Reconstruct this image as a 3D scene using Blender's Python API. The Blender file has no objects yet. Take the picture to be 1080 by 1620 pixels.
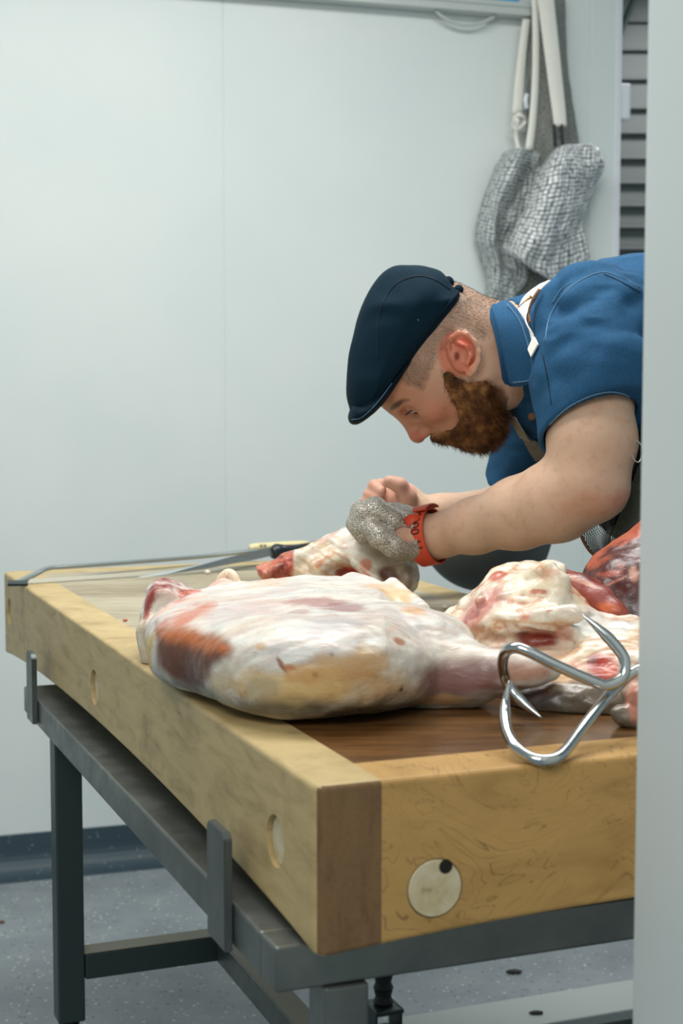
import bpy, bmesh, math, random
import numpy as np
from mathutils import Vector, Matrix
from mathutils.bvhtree import BVHTree

random.seed(7); rng = np.random.default_rng(7)
SC = bpy.context.scene
COL = SC.collection
# ------------------------------------------------------------------ camera, world, lights, exposure
F_PX = 2430.0; PITCH = math.radians(4.59); CAM_H = 1.16; TOP = 0.836
cam_d = bpy.data.cameras.new('camera'); cam = bpy.data.objects.new('camera', cam_d); COL.objects.link(cam)
cam.location = (0, 0, CAM_H); cam.rotation_euler = (math.pi/2 - PITCH, 0, 0)
cam_d.sensor_fit = 'VERTICAL'; cam_d.sensor_height = 36; cam_d.lens = 36*F_PX/1620
cam_d.clip_start = 0.02; cam_d.dof.use_dof = True; cam_d.dof.focus_distance = 1.85; cam_d.dof.aperture_fstop = 7.1
SC.camera = cam
SC.view_settings.view_transform = 'Standard'; SC.view_settings.look = 'None'
SC.view_settings.gamma = 1; SC.view_settings.use_curve_mapping = False
SC.view_settings.exposure = 0.20
w = bpy.data.worlds.new('world'); SC.world = w; w.use_nodes = True
w.node_tree.nodes['Background'].inputs[0].default_value = (0.60, 0.78, 0.84, 1)
w.node_tree.nodes['Background'].inputs[1].default_value = 0.37

def area(name, loc, size, power, color=(1, 1, 1), target=None):
    l = bpy.data.lights.new(name, 'AREA'); l.shape = 'RECTANGLE'; l.size, l.size_y = size
    l.energy = power; l.color = color
    o = bpy.data.objects.new(name, l); COL.objects.link(o); o.location = loc
    if target is not None:
        o.rotation_euler = (Vector(target)-Vector(loc)).to_track_quat('-Z', 'Y').to_euler()
    return o
area('ceiling_lamp_far', (0.15, 2.35, 2.56), (1.5, 0.5), 29, (0.97, 1.0, 0.98))
area('ceiling_lamp_near', (-0.75, 1.9, 2.54), (1.0, 0.4), 11, (1.0, 0.97, 0.92))
area('door_fill_light', (-0.55, -0.3, 2.3), (1.0, 0.5), 18, (1.0, 0.97, 0.92), (0.2, 1.6, 0.8))  # unseen fill light added by the door to brighten the block's front
area('passage_fill_light', (1.3, 4.7, 2.5), (.8, .3), 17, (1, 1, 1))  # unseen light added in the passage to brighten the shutter

# ------------------------------------------------------------------ geometry of the view
OO = np.array([0, 0, CAM_H]); FW = np.array([0, math.cos(PITCH), -math.sin(PITCH)]); UP = np.array([0, math.sin(PITCH), math.cos(PITCH)])
def ray(px, py): return FW + np.array([1, 0, 0])*(px-540)/F_PX + UP*(810-py)/F_PX
def P(px, py, y):
    d = ray(px, py); return OO + d*(y/d[1])
def G(px, py, z):
    d = ray(px, py); return OO + d*((z-CAM_H)/d[2])
def proj(V):
    v = np.asarray(V)-OO; c = v@FW
    return 540+F_PX*v[..., 0]/c, 810-F_PX*(v@UP)/c
LD = np.array([-.36463533, .9311504, 0]); RD = np.array([.9311504, .36463533, 0]); C0 = np.array([-.0206, 1.2316, 0])
def T(l, r, z): return C0 + LD*l + RD*r + np.array([0, 0, z])
TROT = math.atan2(RD[1], RD[0])
def s(r, g, b):
    f = lambda c: ((c/255+.055)/1.055)**2.4 if c > 10 else c/255/12.92
    return (f(r), f(g), f(b), 1)

# ------------------------------------------------------------------ objects
def tag(o, label=None, cat=None, group=None, kind=None):
    if label: o['label'] = label
    if cat: o['category'] = cat
    if group: o['group'] = group
    if kind: o['kind'] = kind
    return o
def empty(name, loc=(0, 0, 0), **k):
    o = bpy.data.objects.new(name, None); COL.objects.link(o); o.location = loc; o.empty_display_size = .05
    return tag(o, **k)
def link(name, me, mat, parent=None, smooth=False, **k):
    o = bpy.data.objects.new(name, me); COL.objects.link(o)
    if mat: me.materials.append(mat)
    if smooth and len(me.polygons):
        me.polygons.foreach_set('use_smooth', [True]*len(me.polygons))
    if parent:
        o.parent = parent; o.matrix_parent_inverse = Matrix.Translation(parent.location).inverted() if parent.parent is None else Matrix.Translation(parent.parent.location).inverted() if False else Matrix.Identity(4)
        if parent.parent is None: o.matrix_parent_inverse = Matrix.Translation(-Vector(parent.location))
    return tag(o, **k)
def bmo(name, bm, mat, parent=None, smooth=False, **k):
    me = bpy.data.meshes.new(name); bm.normal_update(); bm.to_mesh(me); bm.free()
    return link(name, me, mat, parent, smooth, **k)
def vf(name, V, Fc, mat, parent=None, smooth=True, **k):
    me = bpy.data.meshes.new(name); me.from_pydata([tuple(map(float, v)) for v in V], [], [tuple(map(int, q)) for q in Fc]); me.update()
    return link(name, me, mat, parent, smooth, **k)
def add_box(bm, c, d, ax=None, bev=0.0, seg=2):
    """box centred at c, size d along axes ax (rows)"""
    ax = np.eye(3) if ax is None else np.asarray(ax)
    r = bmesh.ops.create_cube(bm, size=1); vs = r['verts']
    for v in vs:
        q = v.co.x*d[0]*ax[0]+v.co.y*d[1]*ax[1]+v.co.z*d[2]*ax[2]
        v.co = Vector(np.asarray(c)+q)
    if bev:
        es = list({e for v in vs for e in v.link_edges})
        bmesh.ops.bevel(bm, geom=es, offset=bev, segments=seg, profile=.5, affect='EDGES')
    return vs
TAX = np.array([RD, LD, [0, 0, 1]])
def tbox(bm, r0, r1, l0, l1, z0, z1, bev=.002, seg=2):
    return add_box(bm, T((l0+l1)/2, (r0+r1)/2, (z0+z1)/2), (r1-r0, l1-l0, z1-z0), TAX, bev, seg)
def catmull(pts, n):
    pts = np.asarray(pts, float); out = []
    q = np.vstack([2*pts[0]-pts[1], pts, 2*pts[-1]-pts[-2]])
    for i in range(1, len(q)-2):
        for t in np.linspace(0, 1, n, endpoint=False):
            a, b, c, d = q[i-1], q[i], q[i+1], q[i+2]
            out.append(.5*((2*b)+(-a+c)*t+(2*a-5*b+4*c-d)*t*t+(-a+3*b-3*c+d)*t**3))
    out.append(pts[-1]); return np.array(out)
def add_tube(bm, pts, rad, seg=10, cap=True, flat=None):
    pts = np.asarray(pts, float); n = len(pts)
    rad = np.full(n, rad) if np.isscalar(rad) else np.asarray(rad, float)
    tan = np.gradient(pts, axis=0); tan /= np.linalg.norm(tan, axis=1)[:, None]+1e-12
    ref = np.array([0, 0, 1.]) if abs(tan[0][2]) < .9 else np.array([1., 0, 0])
    nrm = np.cross(tan[0], ref); nrm /= np.linalg.norm(nrm); rings = []
    for i in range(n):
        nrm = nrm-tan[i]*(nrm@tan[i]); nrm /= np.linalg.norm(nrm); bi = np.cross(tan[i], nrm)
        fl = 1 if flat is None else flat
        rings.append([bm.verts.new(pts[i]+rad[i]*(math.cos(a)*nrm+fl*math.sin(a)*bi)) for a in [2*math.pi*k/seg for k in range(seg)]])
    for i in range(n-1):
        for k in range(seg):
            bm.faces.new((rings[i][k], rings[i][(k+1) % seg], rings[i+1][(k+1) % seg], rings[i+1][k]))
    if cap:
        bm.faces.new(rings[0][::-1]); bm.faces.new(rings[-1])
def add_lathe(bm, prof, c, seg=32, ax=None, squash=1):
    ax = np.eye(3) if ax is None else np.asarray(ax); c = np.asarray(c, float); rings = []
    for r, z in prof:
        rings.append([bm.verts.new(c+ax[2]*z+r*(math.cos(a)*ax[0]+squash*math.sin(a)*ax[1])) for a in [2*math.pi*k/seg for k in range(seg)]])
    for i in range(len(rings)-1):
        for k in range(seg): bm.faces.new((rings[i][k], rings[i][(k+1) % seg], rings[i+1][(k+1) % seg], rings[i+1][k]))
    bm.faces.new(rings[0][::-1]); bm.faces.new(rings[-1])
def add_prism(bm, poly, off):
    """closed polygon (3D points) extruded by vector off"""
    a = [bm.verts.new(p) for p in poly]; b = [bm.verts.new(np.asarray(p)+off) for p in poly]
    n = len(a); bm.faces.new(a); bm.faces.new(b[::-1])
    for i in range(n): bm.faces.new((a[i], b[i], b[(i+1) % n], a[(i+1) % n]))
    bmesh.ops.recalc_face_normals(bm, faces=bm.faces)
def cloth(name, rows, mat, parent=None, thick=.003, sub=4, uv=True, wr=0, **k):
    """rows: grid of 3D control points, smoothed into a sheet with UVs and thickness"""
    A = np.array([catmull(r, sub) for r in rows]); A = np.array([catmull(A[:, j], sub) for j in range(A.shape[1])]).transpose(1, 0, 2)
    n, m = A.shape[:2]; V = A.reshape(-1, 3)
    if wr: V = V+np.outer(wr*fbm(V, 22, 3, (1.6, 1, .7)), [.3, -1, 0])
    Fc = [(i*m+j, i*m+j+1, (i+1)*m+j+1, (i+1)*m+j) for i in range(n-1) for j in range(m-1)]
    o = vf(name, V, Fc, mat, parent, **k)
    uvl = o.data.uv_layers.new(name='UVMap')
    du = np.concatenate([[0], np.cumsum(np.linalg.norm(np.diff(A, axis=1), axis=2).mean(0))]); dv = np.concatenate([[0], np.cumsum(np.linalg.norm(np.diff(A, axis=0), axis=2).mean(1))])
    for lp in o.data.loops:
        uvl.data[lp.index].uv = (du[lp.vertex_index % m], dv[lp.vertex_index//m])
    if thick:
        md = o.modifiers.new('solid', 'SOLIDIFY'); md.thickness = thick; md.offset = 0
    return o

# ------------------------------------------------------------------ noise in numpy
_h = rng.random((64, 64, 64)).astype(np.float32)
def vnoise(Pn):
    Pn = np.asarray(Pn, float); i = np.floor(Pn).astype(int); f = Pn-i; f = f*f*(3-2*f); i &= 63; j = (i+1) & 63
    x0, y0, z0 = i[..., 0], i[..., 1], i[..., 2]; x1, y1, z1 = j[..., 0], j[..., 1], j[..., 2]; fx, fy, fz = f[..., 0], f[..., 1], f[..., 2]
    a = _h[x0, y0, z0]*(1-fx)+_h[x1, y0, z0]*fx; b = _h[x0, y1, z0]*(1-fx)+_h[x1, y1, z0]*fx
    c = _h[x0, y0, z1]*(1-fx)+_h[x1, y0, z1]*fx; d = _h[x0, y1, z1]*(1-fx)+_h[x1, y1, z1]*fx
    return ((a*(1-fy)+b*fy)*(1-fz)+(c*(1-fy)+d*fy)*fz)*2-1
def fbm(V, sc, oct=3, st=(1, 1, 1), seed=0):
    V = np.asarray(V)*np.array(st)*sc+seed*7.31; r = 0; a = 1; t = 0
    for _ in range(oct): r = r+a*vnoise(V); t += a; a *= .5; V = V*2.03+3.7
    return r/t

# ------------------------------------------------------------------ implicit surfaces
def smin(a, b, k):
    if k <= 0: return np.minimum(a, b)
    h = np.clip(.5+.5*(b-a)/k, 0, 1); return b*(1-h)+a*h-k*h*(1-h)
def smax(a, b, k): return -smin(-a, -b, k)
class Sh:
    """ordered list of primitives combined into one field"""
    def __init__(self): self.p = []
    def rc(self, a, b, ra, rb, k=.01, op='u', off=0):
        a, b = np.asarray(a, float), np.asarray(b, float); ba = b-a; L2 = ba@ba+1e-12
        def f(Q):
            pa = Q-a; t = np.clip(pa@ba/L2, 0, 1); return np.linalg.norm(pa-t[..., None]*ba, axis=-1)-(ra+(rb-ra)*t)
        self.p.append((f, op, k, (a+b)/2, math.sqrt(L2)/2+max(ra, rb))); return self
    def ell(self, c, r, k=.01, op='u', ax=None):
        c = np.asarray(c, float); r = np.asarray(r, float)*np.ones(3); M = np.eye(3) if ax is None else np.asarray(ax, float)
        def f(Q):
            q = (Q-c)@M.T; k0 = np.linalg.norm(q/r, axis=-1); k1 = np.linalg.norm(q/r**2, axis=-1)+1e-9; return k0*(k0-1)/k1
        self.p.append((f, op, k, c, max(r))); return self
    def fn(self, f, c, rad, k=.01, op='u'):
        self.p.append((f, op, k, np.asarray(c, float), rad)); return self
    def chain(self, pts, k=.006):
        """pts: (3D, r) chain of round cones"""
        for (a, ra), (b, rb) in zip(pts[:-1], pts[1:]): self.rc(a, b, ra, rb, k)
        return self
    def __call__(self, Q, cen=None, rad=0):
        D = None
        for f, op, k, c, r in self.p:
            if op == 'u' and cen is not None and np.linalg.norm(cen-c)-r-rad > .05+k: continue
            if op != 'u' and D is None: continue
            if op == 's' and cen is not None and np.linalg.norm(cen-c)-r-rad > .03+k: continue
            d = f(Q)
            D = d if D is None else smin(D, d, k) if op == 'u' else smax(D, -d, k) if op == 's' else smax(D, d, k)
        return D
    def bounds(self):
        lo = np.min([c-r for f, op, k, c, r in self.p if op == 'u'], axis=0); hi = np.max([c+r for f, op, k, c, r in self.p if op == 'u'], axis=0)
        return lo-.02, hi+.02
def nets(sh, h, lo=None, hi=None, extra=None, B=24):
    """surface nets over blocks; extra(Q, D) may displace the field"""
    if lo is None: lo, hi = sh.bounds()
    lo = np.asarray(lo, float); hi = np.asarray(hi, float); nb = np.ceil((hi-lo)/(h*B)).astype(int)
    N = nb*B+4; ids = []; pos = []; quads = []
    off = np.array([[i, j, k] for i in (0, 1) for j in (0, 1) for k in (0, 1)])
    edges = [(a, b) for a in range(8) for b in range(a+1, 8) if np.abs(off[a]-off[b]).sum() == 1]
    g = np.arange(B+2)
    GI = np.stack(np.meshgrid(g, g, g, indexing='ij'), -1)
    for bi in range(nb[0]):
        for bj in range(nb[1]):
            for bk in range(nb[2]):
                base = np.array([bi, bj, bk])*B; cen = lo+(base+B/2+.5)*h; rad = (B+2)*h*.87
                d0 = sh(cen[None], cen, rad)
                if d0 is None or abs(d0[0]) > rad*1.6+.012: continue
                Q = lo+(base+GI)*h; D = sh(Q.reshape(-1, 3), cen, rad)
                if extra is not None: D = extra(Q.reshape(-1, 3), D)
                D = D.reshape(B+2, B+2, B+2); ins = D < 0
                if ins.all() or not ins.any(): continue
                cs = np.stack([ins[o[0]:o[0]+B+1, o[1]:o[1]+B+1, o[2]:o[2]+B+1] for o in off], -1); sm = cs.sum(-1)
                act = np.argwhere((sm > 0) & (sm < 8))
                if len(act) == 0: continue
                dv = np.stack([D[act[:, 0]+o[0], act[:, 1]+o[1], act[:, 2]+o[2]] for o in off], -1)
                acc = np.zeros((len(act), 3)); cnt = np.zeros(len(act))
                for a, b in edges:
                    m = (dv[:, a] < 0) != (dv[:, b] < 0); t = np.where(m, dv[:, a]/(dv[:, a]-dv[:, b]+1e-30), 0)
                    acc += m[:, None]*(off[a]+(off[b]-off[a])*t[:, None]); cnt += m
                p = lo+(base+act+acc/cnt[:, None])*h; gc = base+act
                ids.append((gc[:, 0]*N[1]+gc[:, 1])*N[2]+gc[:, 2]); pos.append(p)
                for ax in range(3):
                    u, v = (ax+1) % 3, (ax+2) % 3
                    e = np.zeros(3, int); e[ax] = 1
                    A = ins[:B+1 if ax == 0 else B+2, :B+1 if ax == 1 else B+2, :B+1 if ax == 2 else B+2]
                    sl = [slice(1, B+1)]*3; sl2 = list(sl); sl2[ax] = slice(2, B+2)
                    a0 = ins[tuple(sl)]; a1 = ins[tuple(sl2)]
                    ch = np.argwhere(a0 != a1)
                    if len(ch) == 0: continue
                    st = a0[ch[:, 0], ch[:, 1], ch[:, 2]]; c = base+ch+1
                    def cid(q): return (q[:, 0]*N[1]+q[:, 1])*N[2]+q[:, 2]
                    eu = np.zeros(3, int); eu[u] = 1; ev = np.zeros(3, int); ev[v] = 1
                    q = np.stack([cid(c-eu-ev), cid(c-ev), cid(c), cid(c-eu)], -1)
                    q[~st] = q[~st][:, ::-1]; quads.append(q)
    ids = np.concatenate(ids); pos = np.concatenate(pos); quads = np.concatenate(quads)
    uid, fi = np.unique(ids, return_index=True); V = pos[fi]
    ix = np.searchsorted(uid, quads); ix = np.clip(ix, 0, len(uid)-1); ok = (uid[ix] == quads).all(1)
    return V, ix[ok]
def organic(name, V, Fc, mat, parent=None, col=None, **k):
    me = bpy.data.meshes.new(name); n = len(Fc)
    me.vertices.add(len(V)); me.vertices.foreach_set('co', V.astype(np.float32).ravel())
    me.loops.add(n*4); me.loops.foreach_set('vertex_index', Fc.astype(np.int32).ravel())
    me.polygons.add(n); me.polygons.foreach_set('loop_start', np.arange(0, n*4, 4, dtype=np.int32))
    me.update(calc_edges=True); me.validate()
    if col is not None:
        a = me.color_attributes.new('Col', 'FLOAT_COLOR', 'POINT'); c = np.ones((len(V), 4), np.float32); c[:, :3] = np.clip(col[:, :3], 0, 1)
        if len(me.vertices) == len(V): a.data.foreach_set('color', c.ravel())
    return link(name, me, mat, parent, True, **k)
def bvh_of(V, Fc): return BVHTree.FromPolygons([tuple(v) for v in V.tolist()], Fc.tolist())
def hit(bvh, px, py, lift=0.0):
    d = Vector(ray(px, py)).normalized(); r = bvh.ray_cast(Vector(OO), d)
    if r[0] is None:
        return None
    return np.array(r[0])+np.array(r[1])*lift
def mixc(col, c, m):
    c = np.array(c[:3]); return col*(1-m[:, None])+c*m[:, None]
def patch(V, col, bvh, px, py, rx, ry, c, st=1.0, dy=None, nz=.5, sc=50, ang=0, seed=0, edge=.55):
    """colours the flesh around the point of the surface seen at px,py"""
    p = hit(bvh, px, py)
    if p is None: return col
    u = p[1]/F_PX; d = V-p; a = math.radians(ang)
    x = d[:, 0]*math.cos(a)-d[:, 2]*math.sin(a); z = d[:, 0]*math.sin(a)+d[:, 2]*math.cos(a)
    q = np.sqrt((x/(rx*u))**2+(z/(ry*u))**2+(d[:, 1]/(dy or max(rx, ry)*u*1.6))**2)+nz*fbm(V, sc, 3, seed=seed+px*.01)
    m = np.clip((1-q)/edge, 0, 1); m = m*m*(3-2*m)*st
    return mixc(col, c, m)
def poly_sdf(poly, X, Z):
    poly = np.asarray(poly, float); d = np.full(X.shape, 1e9); ins = np.zeros(X.shape, bool); n = len(poly)
    for i in range(n):
        a = poly[i]; b = poly[(i+1) % n]; ex, ez = b-a; wx = X-a[0]; wz = Z-a[1]
        t = np.clip((wx*ex+wz*ez)/(ex*ex+ez*ez+1e-12), 0, 1); d = np.minimum(d, (wx-ex*t)**2+(wz-ez*t)**2)
        c = ((a[1] > Z) != (b[1] > Z)) & (X < (b[0]-a[0])*(Z-a[1])/(b[1]-a[1]+1e-12)+a[0]); ins ^= c
    d = np.sqrt(d); return np.where(ins, -d, d)
def puff(poly, y0, W, R, p=2.0):
    """solid whose side outline (x,z) is poly, centred on depth y0, half width W (number or function), rounded over R"""
    def f(Q):
        d = -poly_sdf(poly, Q[:, 0], Q[:, 2]); w = W(Q) if callable(W) else W
        a = np.abs(Q[:, 1]-y0)/w; b = np.maximum(1-d/R, 0)
        g = (a**p+b**p)**(1/p)-1
        return g*np.minimum(R, w)
    return f
def pxpoly(pts, y, sm=0):
    q = np.array([P(a, b, y)[[0, 2]] for a, b in pts])
    if sm:
        q = np.vstack([q, q[:1]]); q = catmull(q, sm)[:-1]
    return q

# ------------------------------------------------------------------ materials
def mat(name, base=(.8, .8, .8, 1), rough=.5, metal=0.0, spec=.5, **k):
    m = bpy.data.materials.new(name); m.use_nodes = True; b = m.node_tree.nodes['Principled BSDF']
    b.inputs['Base Color'].default_value = base; b.inputs['Roughness'].default_value = rough; b.inputs['Metallic'].default_value = metal
    b.inputs['Specular IOR Level'].default_value = spec
    for a, v in k.items(): b.inputs[a].default_value = v
    return m
class N:
    def __init__(self, m): self.m = m; self.t = m.node_tree; self.b = self.t.nodes['Principled BSDF']
    def n(self, typ, **k):
        o = self.t.nodes.new(typ)
        for a, v in k.items():
            if a.startswith('i_'):
                key = a[2:]; key = int(key) if key.isdigit() else key.replace('_', ' ')
                if isinstance(v, bpy.types.NodeSocket): self.t.links.new(v, o.inputs[key])
                else: o.inputs[key].default_value = v
            else: setattr(o, a, v)
        return o
    def l(self, a, b): self.t.links.new(a, b)
    def coord(self, sc=(1, 1, 1), rot=(0, 0, 0), src='Object', loc=(0, 0, 0)):
        c = self.n('ShaderNodeTexCoord'); mp = self.n('ShaderNodeMapping'); self.l(c.outputs[src], mp.inputs[0])
        mp.inputs['Scale'].default_value = sc; mp.inputs['Rotation'].default_value = rot; mp.inputs['Location'].default_value = loc; return mp.outputs[0]
    def noise(self, v, sc=5, det=4, rough=.55, dist=0):
        o = self.n('ShaderNodeTexNoise'); self.l(v, o.inputs['Vector']); o.inputs['Scale'].default_value = sc; o.inputs['Detail'].default_value = det
        o.inputs['Roughness'].default_value = rough; o.inputs['Distortion'].default_value = dist; return o.outputs['Fac']
    def ramp(self, f, stops):
        o = self.n('ShaderNodeValToRGB'); self.l(f, o.inputs[0]); e = o.color_ramp.elements
        while len(e) < len(stops): e.new(.5)
        for x, (p, c) in zip(e, stops): x.position = p; x.color = c if len(c) == 4 else (*c, 1)
        return o.outputs[0]
    def mix(self, f, a, b, mode='MIX'):
        o = self.n('ShaderNodeMix', data_type='RGBA', blend_type=mode)
        for k, v in ((0, f), (6, a), (7, b)):
            if isinstance(v, bpy.types.NodeSocket): self.l(v, o.inputs[k])
            else: o.inputs[k].default_value = v
        return o.outputs[2]
    def math(self, op, a, b=0.0):
        o = self.n('ShaderNodeMath', operation=op)
        for k, v in ((0, a), (1, b)):
            if isinstance(v, bpy.types.NodeSocket): self.l(v, o.inputs[k])
            else: o.inputs[k].default_value = v
        return o.outputs[0]
    def bump(self, h, st=.3, dist=.002):
        o = self.n('ShaderNodeBump'); self.l(h, o.inputs['Height']); o.inputs['Strength'].default_value = st; o.inputs['Distance'].default_value = dist
        self.l(o.outputs[0], self.b.inputs['Normal'])
    def base(self, c): self.l(c, self.b.inputs['Base Color'])
    def rough(self, c): self.l(c, self.b.inputs['Roughness'])
W1 = (1, 1, 1, 1); B0 = (0, 0, 0, 1)
def g(v): return (v, v, v, 1)

M = {}
# white hygienic panelling
m = M['wall'] = mat('white_wall_panel', s(226, 232, 229), .38); n = N(m)
c = n.coord(); f = n.noise(c, 3, 3); n.base(n.ramp(f, [(.3, s(224, 231, 229)), (.7, s(231, 236, 233))])); n.bump(n.noise(c, 6, 2), .06, .004)
m = M['jamb'] = mat('painted_jamb', s(208, 216, 215), .5); n = N(m); c = n.coord(); n.bump(n.noise(c, 250, 2), .05, .001)
m = M['ceiling'] = mat('ceiling_paint', s(225, 228, 226), .7)
m = M['floor'] = mat('speckled_safety_vinyl', s(140, 147, 152), .55); n = N(m); c = n.coord()
vo = n.n('ShaderNodeTexVoronoi', feature='F1'); n.l(c, vo.inputs['Vector']); vo.inputs['Scale'].default_value = 130
cell = n.ramp(vo.outputs['Color'], [(.0, g(0)), (.80, g(0)), (.84, g(1))]); dot = n.ramp(vo.outputs['Distance'], [(.25, g(1)), (.45, g(0))])
k1 = n.math('MULTIPLY', cell, dot)
vd = n.n('ShaderNodeTexVoronoi', feature='F1'); n.l(c, vd.inputs['Vector']); vd.inputs['Scale'].default_value = 100
k2 = n.math('MULTIPLY', n.ramp(vd.outputs['Color'], [(.2, g(1)), (.24, g(0))]), n.ramp(vd.outputs['Distance'], [(.2, g(1)), (.4, g(0))]))
bs = n.ramp(n.noise(c, 9, 5), [(.3, s(118, 126, 132)), (.7, s(140, 147, 151))])
bs = n.mix(n.math('MULTIPLY', n.noise(c, 400, 2), .25), bs, s(170, 175, 178)); bs = n.mix(k2, bs, s(88, 94, 99)); bs = n.mix(k1, bs, s(205, 210, 208)); n.base(bs)
m = M['cove'] = mat('dark_cove_vinyl', s(58, 74, 84), .5); n = N(m); c = n.coord()
vo = n.n('ShaderNodeTexVoronoi', feature='F1'); n.l(c, vo.inputs['Vector']); vo.inputs['Scale'].default_value = 120
n.base(n.mix(n.math('MULTIPLY', n.ramp(vo.outputs['Color'], [(.8, g(0)), (.86, g(1))]), n.ramp(vo.outputs['Distance'], [(.2, g(1)), (.4, g(0))])), s(56, 74, 84), s(120, 134, 140)))
m = M['alu'] = mat('white_aluminium_frame', s(205, 210, 206), .35, .15)
m = M['blue'] = mat('blue_board_print', s(60, 160, 215), .5)
m = M['board'] = mat('whiteboard_face', s(235, 238, 238), .2)
m = M['shutter'] = mat('dark_grey_shutter', s(98, 104, 103), .55)
m = M['whiteplastic'] = mat('white_plastic', s(232, 235, 240), .35)
m = M['greyplastic'] = mat('grey_plastic', s(165, 172, 168), .5)
# steel
m = M['steel'] = mat('brushed_steel', s(118, 122, 119), .36, .8); n = N(m); c = n.coord((1, 1, 1))
f = n.noise(c, 9, 5); n.base(n.ramp(f, [(.3, s(98, 104, 103)), (.6, s(122, 126, 123)), (.8, s(142, 143, 137))])); n.rough(n.ramp(n.noise(c, 30, 4), [(.3, g(.34)), (.7, g(.52))])); n.bump(n.noise(c, 300, 2), .05, .001)
m = M['darksteel'] = mat('dark_painted_steel', s(58, 70, 70), .42, .35)
m = M['palesteel'] = mat('pale_steel', s(150, 146, 130), .5, .3)
m = M['hook'] = mat('polished_hook_steel', s(195, 198, 198), .17, 1.0); n = N(m); n.bump(n.noise(n.coord(), 220, 3), .08, .001)
m = M['blade'] = mat('blade_steel', s(176, 182, 182), .3, .85)
m = M['rubber'] = mat('black_rubber', s(28, 30, 31), .55)
m = M['blackplastic'] = mat('black_handle_plastic', s(18, 30, 36), .38)
m = M['cream'] = mat('cream_handle_plastic', s(222, 208, 158), .45)
m = M['brass'] = mat('aged_brass', s(150, 120, 75), .4, .8)
# wood
def wood(name, a, b, dark, sc, rot=0, figure=False, endgrain=False):
    m = mat(name, a, .5, spec=.35); n = N(m); c = n.coord(sc, (0, 0, rot))
    f = n.noise(c, 1, 6, .6, .6); col = n.ramp(f, [(.25, b), (.5, a), (.72, tuple(min(1, x*1.14) for x in a))])
    c2 = n.coord((1, 1, 1)); st = n.noise(c2, 7, 5, .65); col = n.mix(n.ramp(st, [(.56, g(0)), (.74, g(.55))]), col, dark)
    if figure:
        c3 = n.coord((1, 1, 1)); w_ = n.noise(n.coord((1, 1, 1.5)), 6.0, 4, .5, 1.3); q = n.math('FRACT', n.math('MULTIPLY', w_, 17.0))
        ln = n.ramp(q, [(.0, g(.95)), (.05, g(.5)), (.16, g(0)), (.97, g(0))]); msk = n.ramp(n.noise(c3, 16, 3), [(.36, g(.08)), (.6, g(1))])
        col = n.mix(n.math('MULTIPLY', n.math('MULTIPLY', ln, msk), .9), col, s(98, 74, 40))
        kv = n.n('ShaderNodeTexVoronoi'); n.l(c3, kv.inputs['Vector']); kv.inputs['Scale'].default_value = 16
        kn = n.math('MULTIPLY', n.ramp(kv.outputs['Distance'], [(.04, g(1)), (.1, g(0))]), n.ramp(kv.outputs['Color'], [(.72, g(0)), (.76, g(1))])); col = n.mix(kn, col, s(66, 48, 30))
    if endgrain:
        fine = n.noise(n.coord((1, 1, 1)), 260, 3); col = n.mix(n.ramp(fine, [(.5, g(0)), (.8, g(.3))]), col, dark)
    n.base(col); n.bump(f, .12, .002); return m
M['maple_side'] = wood('worn_maple_side', s(190, 166, 118), s(160, 136, 90), s(110, 94, 62), (14, 14, 60))
M['maple_front'] = wood('figured_maple_front', s(186, 145, 86), s(162, 123, 68), s(124, 98, 58), (10, 10, 30), figure=True)
M['endgrain'] = wood('brown_end_grain', s(124, 94, 62), s(98, 73, 47), s(66, 49, 32), (60, 60, 14), endgrain=True)
m = M['core'] = mat('worn_block_top', s(176, 160, 130), .42, spec=.4); n = N(m)
c = n.coord((9, 70, 9), (0, 0, -TROT)); f = n.noise(c, 1, 6, .6, .4)
clean = n.ramp(f, [(.3, s(150, 138, 114)), (.6, s(182, 170, 145)), (.8, s(196, 186, 164))]); wet_shaded = n.ramp(f, [(.3, s(70, 45, 24)), (.7, s(122, 82, 42))])
# soaked brown area around where the meat is cut (towards the near end), with an irregular edge; some shade is painted into the brown too
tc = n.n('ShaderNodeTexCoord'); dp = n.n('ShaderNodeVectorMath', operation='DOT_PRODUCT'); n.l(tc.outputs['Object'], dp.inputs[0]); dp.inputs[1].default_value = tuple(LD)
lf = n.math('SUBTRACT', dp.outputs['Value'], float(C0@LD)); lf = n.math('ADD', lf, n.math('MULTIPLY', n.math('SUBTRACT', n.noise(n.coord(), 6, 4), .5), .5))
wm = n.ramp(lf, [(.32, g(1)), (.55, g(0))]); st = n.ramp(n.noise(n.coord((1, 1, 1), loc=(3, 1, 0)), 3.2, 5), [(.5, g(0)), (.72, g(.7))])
col = n.mix(wm, clean, wet_shaded); col = n.mix(st, col, s(110, 92, 66)); n.base(col); n.rough(n.ramp(wm, [(0, g(.5)), (1, g(.26))])); n.bump(n.noise(n.coord((1, 1, 1)), 60, 4), .2, .002)
m = M['plug'] = mat('pale_plug_resin', s(206, 192, 158), .6); n = N(m); n.base(n.ramp(n.noise(n.coord(), 55, 5), [(.4, s(212, 198, 166)), (.62, s(196, 178, 138)), (.76, s(128, 102, 64))]))
m = M['hole'] = mat('hole_shade', s(26, 20, 14), .9)
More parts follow.
